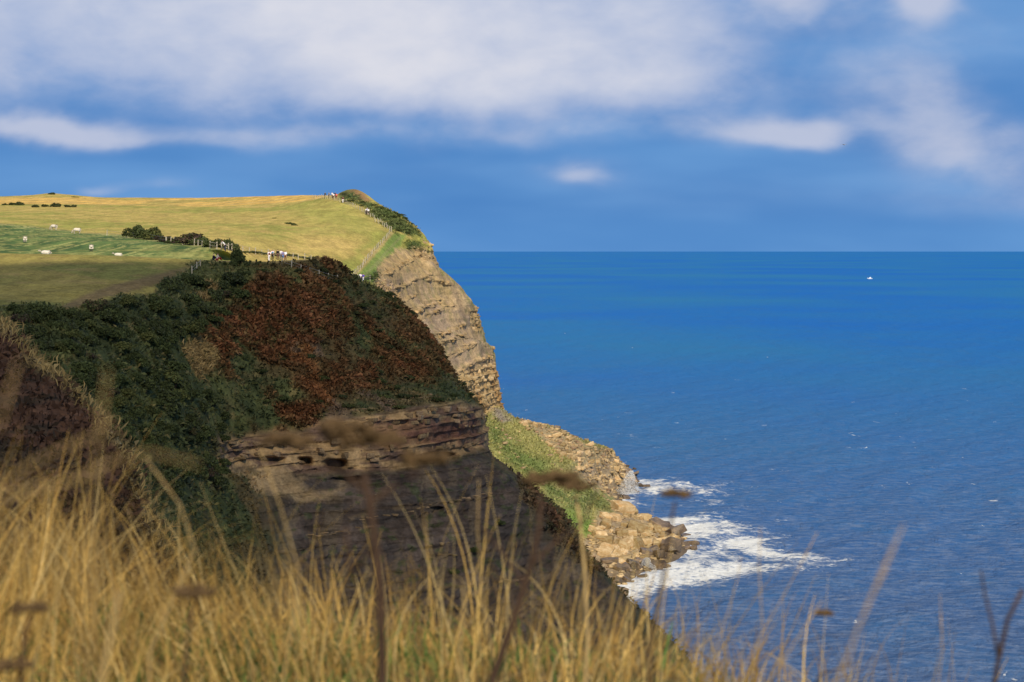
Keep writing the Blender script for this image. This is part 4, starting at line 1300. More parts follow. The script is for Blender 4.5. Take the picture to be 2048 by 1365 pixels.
w_ed = np.nonzero((np.abs(prs - 1.0) < .13))[0]
fronds('dry_grass', w_ed, Vs, SS.N, np.tile(np.array((.36, .25, .095, 1)), (len(Vs), 1)), .6, 2600, 'pale dry grass along the crest of the brown slope', 'grass', up=1.6, slim=.10, seed=6)
tanp = np.nonzero(vis & (soft_poly(jx, jy, [(340,690),(400,690),(425,720),(410,755),(365,745)], 10) + soft_poly(jx, jy, [(385,565),(412,570),(425,605),(400,610)], 8) > .4))[0]
fronds('straw_grass', tanp, Vn, Nn_up, np.tile(np.array((.42, .29, .12, 1)), (len(Vn), 1)), .9, 2600, 'two patches of pale straw grass between the gully and the bracken', 'grass', up=1.0, slim=.12, seed=7)

# ------------------------------------------------------------------ fences
M_POST = noisy('weathered_wood', (.44, .38, .28), .25, 4, .9, .3)
M_WIRE = noisy('fence_wire', (.30, .29, .27), .1, 3, .5, 0)
def box_mesh(name, sx, sy, sz, mat, taper=1.0, point=False):
    V = []
    for z, k in ((0, 1.0), (sz, taper)):
        for a, b in ((-1, -1), (1, -1), (1, 1), (-1, 1)):
            V.append((a * sx / 2 * k, b * sy / 2 * k, z))
    F = [(3, 2, 1, 0), (0, 1, 5, 4), (1, 2, 6, 5), (2, 3, 7, 6), (3, 0, 4, 7)]
    if point:
        V.append((0, 0, sz + sx * .35)); F += [(4, 5, 8), (5, 6, 8), (6, 7, 8), (7, 4, 8)]
    else:
        F.append((4, 5, 6, 7))
    me = bpy.data.meshes.new(name); me.from_pydata(V, [], F); me.materials.append(mat)
    return me
POST = box_mesh('post', .12, .12, 1.55, M_POST, .9, True)
rf = random.Random(9)

def tube_between(pts, r, mat, name, parent):
    V, F = [], []
    for i in range(len(pts) - 1):
        a, b = Vector(pts[i]), Vector(pts[i + 1])
        d = (b - a).normalized(); u = d.cross(Vector((0, 0, 1))).normalized(); w = d.cross(u)
        k = len(V)
        for p in (a, b):
            for j in range(4):
                t = math.pi / 2 * j + .78
                V.append(p + (u * math.cos(t) + w * math.sin(t)) * r)
        for j in range(4):
            F.append((k + j, k + (j + 1) % 4, k + 4 + (j + 1) % 4, k + 4 + j))
        F += [(k + 3, k + 2, k + 1, k), (k + 4, k + 5, k + 6, k + 7)]
    return mesh_obj(name, V, F, mat, parent)


def fence(surf, pts, n, label, h=1.1, wires=2, name='post_and_wire_fence'):
    s = [0]
    for i in range(1, len(pts)):
        s.append(s[-1] + math.hypot(pts[i][0] - pts[i - 1][0], pts[i][1] - pts[i - 1][1]))
    P = []
    for k in range(n):
        u = s[-1] * k / (n - 1)
        x = float(np.interp(u, s, [p[0] for p in pts])); y = float(np.interp(u, s, [p[1] for p in pts]))
        p = surf.at(x, y)
        if p is not None: P.append(p)
    e = empty(name, P[0])
    for p in P:
        o = put(POST, 'post', p - P[0] - Vector((0, 0, .3)), (1, 1, (h + .3) / 1.55 * rf.uniform(.85, 1.1)), rf.uniform(-.3, .3), .05, e, rf)
    for wz in ([.55, 1.05] if wires == 2 else [.4, .75, 1.1]):
        tube_between([p - P[0] + Vector((0, 0, wz * h / 1.25)) for p in P], .018, M_WIRE, 'wire', e)
    tag(e, label, 'fence', 'post and wire fences')
    return e
fence(SF, [(214, 469), (262, 475), (333, 484)], 4, 'widely spaced fence posts left of and under the hedge')
fence(SF, [(333, 485), (372, 489), (412, 494)], 11, 'pale post fence along the foot of the hedge')
fence(SF, [(474, 502), (495, 506), (530, 512), (575, 516), (622, 522)], 13, 'post fence behind the walkers on the cliff path')
fence(SN, [(564, 531), (574, 534), (598, 541), (619, 548), (643, 556), (662, 563), (675, 566)], 7, 'scattered white posts in the shaded scrub below the brow', 1.0)
fence(SF, [(704, 556), (718, 543), (733, 524), (752, 500), (770, 480), (783, 464)], 22, 'fence climbing beside the green path on the far slope')
fence(SF, [(783, 462), (765, 449), (742, 434), (715, 419), (690, 408), (668, 400)], 32, 'upper fence between the grass slope and the scrubby far brow')
fence(SF, [(668, 399), (650, 396), (635, 395), (622, 394)], 12, 'short dark fence on the skyline left of the knoll')
fence(SN, [(384, 548), (394, 541), (402, 534)], 3, 'three small posts at the edge of the pasture by the gully', 1.0)


def rails(surf, pts, label, posts, rz, name, h=1.15):
    """post-and-rail: posts with boards nailed across"""
    P = [surf.at(x, y) for x, y in pts]
    e = empty(name, P[0])
    for p in P:
        put(POST, 'post', p - P[0] - Vector((0, 0, .3)), (1.1, 1.1, (h + .3) / 1.55), 0, .02, e, rf)
    for i in range(len(P) - 1):
        for z in rz:
            a = P[i] - P[0] + Vector((0, -.1, z)); b = P[i + 1] - P[0] + Vector((0, -.1, z))
            me = box_mesh('rail', .05, .14, (b - a).length + .15, M_POST)
            o = bpy.data.objects.new('rail', me); C.objects.link(o); o.parent = e
            o.location = a - (b - a).normalized() * .07
            o.rotation_euler = (b - a).to_track_quat('Z', 'X').to_euler()
    tag(e, label, 'fence', None)
    return e
rails(SF, [(420, 497), (434, 498.5)], 'short wooden rail fence left of the person at the stile', 2, [.45, .95], 'rail_fence')
st = rails(SF, [(443, 500), (457, 502), (464, 502)], 'wooden stile with pale rails and steps in the hedge gap', 3, [.25, .95], 'stile')
stp = box_mesh('step', .9, .28, .07, M_POST)
for k, (dx, z) in enumerate([(.5, .32), (.75, .62)]):
    o = put(stp, 'step', (dx, -.35, z), 1, .1, 0, st, rf)
rails(SF, [(697, 560), (706, 561), (716, 562), (740, 562), (752, 562)], 'pale wooden handrail across the dip in the path', 5, [.55, 1.0], 'handrail')

# ------------------------------------------------------------------ people
M_SKIN = noisy('skin', (.55, .34, .25), .08, 4, .6, 0)
def cloth(rgb):
    return noisy('cloth_%d_%d_%d' % rgb, lin(*rgb), .15, 8, .9, .15)

def skinned(name, verts, edges, radii, mat, parent, root=0):
    me = bpy.data.meshes.new(name)
    me.from_pydata([tuple(v) for v in verts], edges, [])
    o = bpy.data.objects.new(name, me); C.objects.link(o)
    md = o.modifiers.new('skin', 'SKIN'); md.use_smooth_shade = True
    sv = me.skin_vertices[0].data
    for i, r_ in enumerate(radii):
        sv[i].radius = (r_, r_); sv[i].use_root = (i == root)
    sb = o.modifiers.new('sub', 'SUBSURF'); sb.levels = 1; sb.render_levels = 1
    me.materials.append(mat)
    o.parent = parent
    return o


def person(p, rz, label, top, legs, hair=(60, 42, 30), pose='walk', bag=None, short=False, group=None, scale=1.0, hat=None, lean=0.0, sleeve='short', phase=1):
    """one body, clothes as children"""
    e = empty('person', p, rz, scale)
    if pose == 'sit':
        hip = .16; J = dict(pel=(0, 0, hip), spi=(0, .05, hip + .26), che=(0, .10, hip + .45), nec=(0, .13, hip + .58), h0=(0, .15, hip + .67), h1=(0, .16, hip + .77))
        for s, k in ((-1, 'l'), (1, 'r')):
            J['sh' + k] = (.18 * s, .10, hip + .48); J['el' + k] = (.24 * s, .22, hip + .26); J['wr' + k] = (.14 * s, .42, hip + .24); J['ha' + k] = (.10 * s, .50, hip + .26)
            J['hi' + k] = (.10 * s, .02, hip - .02); J['kn' + k] = (.14 * s, .42, hip + .28); J['an' + k] = (.13 * s, .66, .07); J['to' + k] = (.13 * s, .80, .04)
    else:
        st_ = .17 if pose == 'walk' else .03
        ly = lambda z: lean * max(0, z - .9)
        J = dict(pel=(0, 0, .94), spi=(0, ly(1.16), 1.16), che=(0, ly(1.36), 1.36), nec=(0, ly(1.5), 1.49), h0=(0, ly(1.6) + .015, 1.58), h1=(0, ly(1.68) + .02, 1.66))
        for s, k in ((-1, 'l'), (1, 'r')):
            q = s * phase
            J['sh' + k] = (.185 * s, ly(1.42), 1.42); J['el' + k] = (.25 * s, ly(1.15) - .10 * q - .03, 1.14); J['wr' + k] = (.24 * s, ly(1.0) - .08 * q + .10, .93); J['ha' + k] = (.235 * s, ly(.95) - .08 * q + .14, .84)
            J['hi' + k] = (.095 * s, 0, .90); J['kn' + k] = (.10 * s, st_ * .7 * q + .04, .49); J['an' + k] = (.10 * s, st_ * 1.5 * q - .02, .08 + (.05 if q < 0 and pose == 'walk' else 0)); J['to' + k] = (.105 * s, st_ * 1.5 * q + .12, .04)
        if pose == 'reach':
            J['elr'] = (.30, .28 + lean * .4, 1.20); J['wrr'] = (.30, .50 + lean * .4, 1.08); J['har'] = (.30, .58 + lean * .4, 1.05)
    names = list(J); ix = {k: i for i, k in enumerate(names)}
    RB = dict(pel=.125, spi=.115, che=.14, nec=.055, h0=.085, h1=.085)
    for k in 'lr':
        RB.update({'sh' + k: .058, 'el' + k: .042, 'wr' + k: .030, 'ha' + k: .036, 'hi' + k: .09, 'kn' + k: .06, 'an' + k: .042, 'to' + k: .038})
    E = [('pel', 'spi'), ('spi', 'che'), ('che', 'nec'), ('nec', 'h0'), ('h0', 'h1')]
    for k in 'lr':
        E += [('che', 'sh' + k), ('sh' + k, 'el' + k), ('el' + k, 'wr' + k), ('wr' + k, 'ha' + k), ('pel', 'hi' + k), ('hi' + k, 'kn' + k), ('kn' + k, 'an' + k), ('an' + k, 'to' + k)]
    skinned('body', [J[k] for k in names], [(ix[a], ix[b]) for a, b in E], [RB[k] for k in names], M_SKIN, e)
    def garment(nm, keys, edges, grow, mat):
        kk = {k: i for i, k in enumerate(keys)}
        skinned(nm, [J[k] for k in keys], [(kk[a], kk[b]) for a, b in edges], [RB[k] + grow for k in keys], mat, e)
    ks = ['pel', 'spi', 'che', 'shl', 'shr', 'ell', 'elr']; es = [('pel', 'spi'), ('spi', 'che'), ('che', 'shl'), ('che', 'shr'), ('shl', 'ell'), ('shr', 'elr')]
    if sleeve == 'long':
        ks += ['wrl', 'wrr']; es += [('ell', 'wrl'), ('elr', 'wrr')]
    garment('shirt', ks, es, .028, cloth(top))
    kl = ['pel', 'hil', 'hir', 'knl', 'knr']; el = [('pel', 'hil'), ('pel', 'hir'), ('hil', 'knl'), ('hir', 'knr')]
    if not short:
        kl += ['anl', 'anr']; el += [('knl', 'anl'), ('knr', 'anr')]
    garment('shorts' if short else 'trousers', kl, el, .02, cloth(legs))
    for k in 'lr':
        a, b = Vector(J['an' + k]), Vector(J['to' + k])
        skinned('shoe', [a - Vector((0, .03, 0)), (a + b) / 2, b], [(0, 1), (1, 2)], [.055, .055, .045], cloth((60, 52, 46)), e)
    h0, h1 = Vector(J['h0']), Vector(J['h1'])
    hc = hat or hair
    skinned('hat' if hat else 'hair', [h0 + Vector((0, -.03, .03)), h1 + Vector((0, -.012, .02)), h1 + Vector((0, .0, .05))], [(0, 1), (1, 2)], [.09, .098, .07], cloth(hc), e)
    if bag:
        c, sp = Vector(J['che']), Vector(J['spi'])
        skinned('rucksack', [sp + Vector((0, -.19, -.05)), (c + sp) / 2 + Vector((0, -.22, .0)), c + Vector((0, -.19, .05))], [(0, 1), (1, 2)], [.12, .14, .11], cloth(bag), e)
    tag(e, label, 'person', group)
    return e

GW = 'walkers on the cliff path above the near headland'
def on(surf, x, y): return surf.at(x, y)
person(on(SF, 538.5, 523), .3, 'walker in a white top and white trousers with a maroon bag, leftmost of the group', (235, 225, 228), (225, 222, 228), (70, 45, 35), 'walk', (110, 35, 45), group=GW)
person(on(SF, 545.5, 521), .1, 'walker in a pale pink top and black trousers with turquoise round the waist', (226, 205, 215), (22, 22, 28), (50, 36, 30), 'walk', (60, 150, 175), group=GW, phase=-1)
person(on(SF, 556, 520), 2.9, 'walker in a black jacket in the middle of the group', (24, 26, 32), (96, 72, 66), (40, 32, 28), 'stand', group=GW, sleeve='long')
person(on(SF, 562, 521), -.2, 'walker in a white top at the back of the group', (230, 228, 232), (100, 100, 110), (60, 45, 35), 'walk', group=GW)
person(on(SF, 565.5, 522.5), .2, 'walker in a lilac top and blue shorts with dark hair', (128, 122, 165), (78, 112, 165), (30, 24, 24), 'walk', None, True, group=GW, phase=-1)
person(on(SF, 570, 522), .0, 'rightmost walker of the group, in a bright white shirt and brown trousers', (240, 240, 248), (120, 82, 60), (60, 45, 35), 'walk', group=GW)
person(on(SN, 426, 519.5), -1.1, 'person in dark navy clothes sitting on the grass edge', (22, 22, 42), (28, 32, 52), (18, 16, 18), 'sit', sleeve='long')
person(on(SN, 433, 520), -1.0, 'person in a pale top with something red on the lap, sitting beside the navy one', (214, 196, 180), (150, 45, 50), (120, 86, 58), 'sit')
person(on(SF, 450, 503), 1.9, 'person in a white top and dark trousers leaning over the stile', (236, 230, 226), (62, 62, 80), (84, 42, 34), 'reach', lean=.75)
person(on(SF, 726, 566), .1, 'person in a purple top at the handrail in the dip', (84, 66, 168), (222, 218, 224), (70, 60, 60), 'stand', sleeve='short')
person(on(SF, 720.5, 566), .4, 'person in white beside the purple one at the handrail', (224, 214, 222), (120, 110, 130), (60, 45, 40), 'stand')
G2_ = 'walkers climbing beside the upper fence'
person(on(SF, 731.5, 431), .3, 'walker in white with a dark bag, left of the three by the upper fence', (232, 232, 236), (40, 34, 34), (60, 44, 36), 'walk', (36, 30, 32), group=G2_)
person(on(SF, 733.5, 429), 2.8, 'walker with dark hair at the back of the three by the upper fence', (150, 150, 158), (70, 60, 56), (30, 26, 26), 'walk', group=G2_, phase=-1)
person(on(SF, 736, 431), -.2, 'walker in bright white and black shorts, right of three by the upper fence', (244, 244, 248), (26, 24, 26), (50, 40, 34), 'walk', None, True, group=G2_)
person(on(SF, 686, 407), .2, 'walker in a maroon top and white trousers alone on the upper path', (86, 26, 40), (232, 226, 224), (40, 28, 28), 'walk')
G3_ = 'walkers at the top beside the knoll'
person(on(SF, 672.5, 399), .1, 'walker in a coral top nearest the knoll', (224, 110, 100), (120, 36, 40), (36, 28, 30), 'walk', group=G3_)
person(on(SF, 667, 399), .0, 'walker in white left of the coral one below the knoll', (238, 226, 222), (110, 76, 66), (60, 44, 36), 'stand', group=G3_)
person(on(SF, 671, 394.5), .0, 'walker in dark clothes just behind the coral one below the knoll', (34, 38, 44), (40, 38, 42), (30, 26, 26), 'stand', group=G3_, sleeve='long')
person(on(SF, 664, 394.5), .0, 'walker with a white hat on the skyline left of the knoll', (222, 220, 220), (46, 40, 34), (50, 40, 34), 'stand', hat=(240, 240, 238), group=G3_)
person(on(SF, 649, 395), .0, 'walker in dark clothes furthest left on the skyline', (34, 44, 44), (40, 44, 48), (24, 24, 26), 'stand', group=G3_, sleeve='long')
person(on(SF, 657.5, 395), .0, 'walker in grey between the two others on the skyline', (120, 120, 118), (70, 66, 62), (50, 40, 34), 'stand', group=G3_)

# ------------------------------------------------------------------ sheep
M_WOOL = noisy('fleece', (.70, .62, .50), .15, 6, .95, .5)
M_FACE = noisy('sheep_face', (.52, .44, .35), .15, 6, .9, .1)
def sheep(p, rz, label, pose='graze', scale=1.0, dark=False):
    e = empty('sheep', p, rz, scale)
    z0 = 0 if pose != 'lie' else -.36
    skinned('fleece', [(0, -.52, .66 + z0), (0, -.25, .70 + z0), (0, .10, .70 + z0), (0, .40, .70 + z0), (0, .58, .72 + z0)], [(0, 1), (1, 2), (2, 3), (3, 4)], [.20, .29, .31, .27, .15], M_WOOL, e, 1)
    fm = M_FACE if not dark else noisy('dark_face', (.12, .08, .07), .2, 6)
    if pose == 'graze':
        hd = skinned('head', [(0, .60, .66), (0, .72, .42), (0, .80, .22), (0, .84, .12)], [(0, 1), (1, 2), (2, 3)], [.11, .10, .085, .05], fm, e)
        er = (.72, .40)
    else:
        hd = skinned('head', [(0, .60, .76 + z0), (0, .70, .95 + z0), (0, .86, .92 + z0), (0, .95, .88 + z0)], [(0, 1), (1, 2), (2, 3)], [.12, .10, .085, .06], fm, e)
        er = (.70, .98 + z0)
    for s in (-1, 1):
        skinned('ear', [(.06 * s, er[0], er[1]), (.19 * s, er[0] - .02, er[1] + .02)], [(0, 1)], [.03, .02], fm, hd)
    if pose != 'lie':
        for sx in (-1, 1):
            for sy, kn in ((-.42, -.03), (.40, .02)):
                skinned('leg', [(.14 * sx, sy, .52), (.14 * sx, sy + kn, .28), (.14 * sx, sy, .05)], [(0, 1), (1, 2)], [.075, .045, .04], fm, e)
    skinned('tail', [(0, -.66, .72 + z0), (0, -.74, .58 + z0)], [(0, 1)], [.05, .035], M_WOOL, e)
    tag(e, label, 'sheep', 'sheep in the mown field')
for (x, y, rz, lab, pose, dk, sc) in [(107, 459, 1.2, 'white sheep grazing near the top edge of the mown field', 'graze', False, 1.05), (154, 467, 1.6, 'white sheep grazing side on, right of the topmost one', 'graze', False, 1.05),
        (50, 485, .3, 'white sheep facing away in the left of the mown field', 'graze', False, 1.0), (182, 503, .2, 'sheep with a dark head low in the middle of the mown field', 'stand', True, 1.0),
        (282, 475, 1.6, 'white sheep grazing in front of the hedge', 'graze', False, 1.1), (91, 511, 1.5, 'white sheep lying half hidden behind the brow on the left', 'lie', False, 1.15), (236, 515, 1.6, 'sheep of which only the back shows over the brow', 'lie', False, .9)]:
    sheep(SF.at(x, y), rz, lab, pose, sc * 1.12, dk)

# ------------------------------------------------------------------ boat and birds
def boat():
    Y = 60 * FPX / 55.5
    e = empty('motor_boat', ((1740 - 1024) / FPX * Y, Y, .0), R(80))
    sec = [(-5.6, 1.5, .1, 1.5), (-3, 1.75, -.3, 1.55), (0, 1.8, -.5, 1.7), (3, 1.4, -.4, 2.0), (5, .6, .2, 2.4), (6.0, .05, 1.0, 2.6)]
    V, F = [], []
    for y, w, kz, top in sec:
        V += [(-w, y, top), (-w * .8, y, kz + .5), (0, y, kz), (w * .8, y, kz + .5), (w, y, top)]
    n = len(sec)
    for i in range(n - 1):
        for j in range(4):
            a = i * 5 + j
            F.append((a, a + 1, a + 6, a + 5))
        F.append((i * 5 + 4, i * 5, i * 5 + 5, i * 5 + 9))
    F.append((0, 4, 3, 2, 1))
    wh = noisy('boat_white', (.82, .82, .82), .04, 1, .35, 0, .5)
    mesh_obj('hull', V, F, wh, e)
    cv = [(-1.2, -2.6, 1.6), (1.2, -2.6, 1.6), (1.1, 2.0, 1.7), (-1.1, 2.0, 1.7), (-1.05, -2.2, 3.9), (1.05, -2.2, 3.9), (.95, .9, 3.9), (-.95, .9, 3.9)]
    cf_ = [(0, 1, 5, 4), (1, 2, 6, 5), (2, 3, 7, 6), (3, 0, 4, 7), (4, 5, 6, 7)]
    cb = mesh_obj('cabin', cv, cf_, wh, e)
    mesh_obj('windscreen', [(-.9, 1.85, 2.3), (.9, 1.85, 2.3), (.85, 1.25, 3.5), (-.85, 1.25, 3.5)], [(0, 1, 2, 3)], noisy('tinted_glass', (.03, .04, .05), .1, 1, .1, 0, .5), cb)
    o = tube_between([Vector((0, -.5, 3.9)), Vector((0, -.7, 6.2))], .06, wh, 'mast', e)
    tag(e, 'small white motor boat far out on the sea', 'boat')
boat()

def gull(p, rz, label, flying=True, span=1.3):
    e = empty('gull', p, rz)
    gm = noisy('gull_grey', (.30, .30, .32), .2, 5, .8, 0); wm = noisy('gull_white', (.8, .8, .8), .05, 5, .8, 0)
    skinned('body', [(0, -.25, 0), (0, -.08, 0), (0, .10, .02), (0, .22, .05), (0, .28, .05)], [(0, 1), (1, 2), (2, 3), (3, 4)], [.03, .08, .09, .055, .02], gm if flying else wm, e, 1)
    if flying:
        for s in (-1, 1):
            V = [(.05 * s, .10, .03), (.05 * s, -.08, .03), (.33 * s * span / 1.3, .16, .14), (.33 * s * span / 1.3, -.05, .13), (.66 * s * span / 1.3, .02, .08), (.62 * s * span / 1.3, -.05, .08)]
            V += [(x, y, z - .02) for x, y, z in V]
            F = [(0, 1, 3, 2), (2, 3, 5, 4), (6, 8, 9, 7), (8, 10, 11, 9), (0, 2, 8, 6), (2, 4, 10, 8), (1, 7, 9, 3), (3, 9, 11, 5), (4, 5, 11, 10)]
            mesh_obj('wing', V, F, gm, e)
    else:
        for s in (-1, 1):
            V = [(.09 * s, .12, .05), (.04 * s, .10, .10), (.03 * s, -.30, .07), (.09 * s, -.12, .02)]
            V += [(x - .015 * s, y, z - .015) for x, y, z in V]
            mesh_obj('wing', V, [(0, 1, 2, 3), (4, 7, 6, 5), (0, 3, 7, 4), (1, 5, 6, 2), (0, 4, 5, 1), (3, 2, 6, 7)], gm, e)
    tag(e, label, 'gull', 'gulls')
    return e
gull(W(1688, 290, 390), .35, 'lone gull gliding with spread wings in the sky')
for (x, y, lab) in [(1265, 697, 'tiny white gull on open water right of the far cliff'), (1130, 668, 'tiny white gull on the water nearest the far cliff'), (1535, 716, 'tiny white gull on the water furthest right')]:
    Y = 60 * FPX / (y - 503.0)
    g = gull(Vector(((x - 1024) / FPX * Y, Y, .35)), 1.2, lab, False); g.scale = (1.6, 1.6, 1.6)

# ------------------------------------------------------------------ the brow under the camera and its grass
def brow_z(x, y):
    lip = 6.4 - .35 * np.clip(x, -3, 3)
    z = 58.86 - .10 * x + .06 * np.sin(x * 2.1 + 1) * np.sin(y * 1.3) - .0 * y
    fall = np.maximum(y - lip, 0)
    return z - .02 * np.maximum(lip - y, 0) - .55 * fall - .03 * fall ** 2 * (fall < 20)
gxs = np.linspace(-22, 22, 180); gys = np.concatenate([np.linspace(-25, 2, 30), np.linspace(2.2, 14, 120), np.linspace(14.5, 34, 30)])
GX, GY = np.meshgrid(gxs, gys)
GZ = brow_z(GX, GY)
Vg = np.stack([GX, GY, GZ], 2).reshape(-1, 3)
Vg[:, 2] += .10 * (fbm(Vg * [1.1, 1.1, 0], 4, 33) - .5)
q1 = fbm(Vg * [1.7, 1.7, 0], 4, 34)
cg = np.tile(np.array((.16, .11, .05)), (len(Vg), 1))
cg = mixc(cg, (.07, .10, .03), sstep(q1, .45, .6))
og = np_mesh('cliff_top_ground', Vg, grid_faces(len(gys), len(gxs)), M_GROUND, None, np.concatenate([cg, np.zeros((len(Vg), 1))], 1), True)
tag(og, kind='structure')

def blades(name, n, xr, yr, h, width, bend, cols, lab, cat, seed, lean=(0, 0), keep=None, seg=6, splay=.25, mat=None):
    r = np.random.default_rng(seed)
    y = yr[0] + (yr[1] - yr[0]) * r.random(n)
    u = xr[0] + (xr[1] - xr[0]) * r.random(n)     # photo column the root stands under
    cl = fbm(np.stack([u * .012, y * 2.2, 0 * u], 1), 3, seed)
    if keep is not None:
        k = keep(u, y, r) & (r.random(n) < .15 + 1.1 * sstep(cl, .32, .62)); u = u[k]; y = y[k]; n = len(u)
    x = (u - 1024) / FPX * y
    z = brow_z(x, y) - .02
    hf = h(u) if callable(h) else np.full(n, h)
    H = hf * (.55 + .6 * r.random(n))
    a = r.random(n) * 6.28
    sp = splay * np.abs(r.normal(size=n))
    dx = np.cos(a) * sp + (lean(u) if callable(lean) else lean[0]) + .10 * r.normal(size=n); dy = np.sin(a) * sp
    cv = bend * r.normal(size=n)
    w = width * (.6 + .8 * r.random(n))
    t = np.linspace(0, 1, seg + 1)
    yaw = r.random(n) * 6.28
    ux, uy = np.cos(yaw), np.sin(yaw)
    V = np.zeros((n, seg + 1, 2, 3))
    for i, tt in enumerate(t):
        px_ = x + H * (dx * tt + cv * tt ** 2.2 * np.cos(a)); py_ = y + H * (dy * tt + cv * tt ** 2.2 * np.sin(a) * .6)
        pz_ = z + H * (tt - .28 * np.abs(cv) * tt ** 3 - .25 * (dx ** 2 + dy ** 2) * tt ** 2)
        ww = w * (1 - .85 * tt)
        for s_, sg in ((0, -1), (1, 1)):
            V[:, i, s_, 0] = px_ + sg * ux * ww; V[:, i, s_, 1] = py_ + sg * uy * ww; V[:, i, s_, 2] = pz_
    base = (np.arange(n) * (seg + 1) * 2)[:, None]
    F = np.concatenate([base + np.array([2 * i, 2 * i + 1, 2 * i + 3, 2 * i + 2]) for i in range(seg)])
    c = np.array(cols)[r.choice(len(cols), n)] * (.6 + .75 * r.random((n, 1))) * (.72 + .5 * sstep(fbm(np.stack([x * 5, y * 2.5, 0 * x], 1), 2, seed + 3), .35, .65))[:, None]
    c = np.concatenate([np.repeat(c, (seg + 1) * 2, 0), np.ones((n * (seg + 1) * 2, 1))], 1)
    o = np_mesh(name, V.reshape(-1, 3), F, mat or M_STRAW, None, c)
    tag(o, lab, cat, kind='stuff')

STRAWS = [(.52, .33, .09), (.60, .40, .12), (.42, .25, .065), (.60, .44, .18), (.28, .17, .055)]
GREENS = [(.06, .15, .035), (.09, .18, .04), (.16, .21, .05)]
lx = lambda u: np.interp(u, [-800, -100, 150, 330, 560, 900, 1400, 2100], [.1, .35, .05, -.38, -.20, .0, .14, .25])
hl = lambda u: np.interp(u, [-100, 250, 600, 900, 1200, 1400, 1700, 2150], [.50, .43, .31, .27, .24, .22, .21, .21])
dens = lambda u, y, r: r.random(len(u)) < np.interp(u, [-100, 300, 900, 1250, 1400, 1550, 2150, 3600], [1, .95, .62, .55, .4, .16, .08, .2])
blades('meadow_grass', 30000, (-1600, 3600), (5.5, 8.8), hl, .0024, .55, STRAWS, 'golden dry meadow grass on the cliff top in front', 'grass', 41, lean=lx, keep=dens, splay=.34)
blades('tangled_grass', 6500, (-1600, 1750), (4.6, 7.8), .30, .0022, 1.1, STRAWS, 'tangled and fallen straw among the standing meadow grass', 'grass', 45, splay=1.0, seg=8,
       keep=lambda u, y, r: r.random(len(u)) < np.interp(u, [0, 900, 1350, 1750], [1, .8, .5, .2]))
blades('grass_mat', 11000, (-1600, 1500), (4.4, 7.6), .12, .0032, .8, STRAWS[:4] + GREENS, 'short matted straw and grass on the cliff top in front', 'grass', 42, keep=lambda u, y, r: r.random(len(u)) < np.interp(u, [0, 1100, 1450, 1500], [1, .8, .4, 0]), splay=.7)
blades('green_grass', 6500, (-1600, 1350), (3.6, 6.3), .17, .0055, .6, GREENS, 'low green grass between the dry stems in front', 'grass', 43, splay=.6, keep=lambda u, y, r: r.random(len(u)) < np.interp(u, [-100, 200, 420, 700, 1100, 1350], [.8, .9, 1, .8, .45, .1]))
tall = lambda u: np.interp(u, [-100, 300, 700, 1100, 1500, 1800, 2150], [.60, .56, .56, .55, .42, .34, .36])
blades('tall_grass', 4300, (-1600, 3600), (3.4, 7.6), tall, .0020, .32, STRAWS[:4], 'tall single dry grass stems standing above the meadow grass', 'grass', 44, lean=lx, splay=.22, seg=8,
       keep=lambda u, y, r: r.random(len(u)) < np.interp(u, [-100, 500, 1300, 1600, 2150], [.8, .8, .8, .55, .35]))


# --- single plants that can be told apart
M_STALK = noisy('dead_stalk', (.060, .034, .020), .3, 30, .85, .2)
M_PALE = noisy('pale_stalk', (.42, .29, .12), .2, 25, .8, .1)
M_SEED = noisy('seed_brown', (.115, .070, .030), .35, 60, .9, .2)
M_PLUME = noisy('grass_plume', (.42, .29, .14), .25, 50, .9, .2)
M_DOCK = noisy('leaf_green', (.05, .11, .03), .3, 20, .6, .1)

def sweep(pts, rads, name, mat, parent, sides=6):
    V, F = [], []
    P = [Vector(p) for p in pts]
    for i, p in enumerate(P):
        d = (P[min(i + 1, len(P) - 1)] - P[max(i - 1, 0)]).normalized()
        u = d.cross(Vector((0, 1, .01))).normalized(); w = d.cross(u)
        for j in range(sides):
            t = 6.2832 * j / sides
            V.append(p + (u * math.cos(t) + w * math.sin(t)) * rads[i])
    for i in range(len(P) - 1):
        for j in range(sides):
            F.append((i * sides + j, i * sides + (j + 1) % sides, (i + 1) * sides + (j + 1) % sides, (i + 1) * sides + j))
    F.append(tuple(range(sides))[::-1]); F.append(tuple(range((len(P) - 1) * sides, len(P) * sides)))
    return mesh_obj(name, V, F, mat, parent, True)


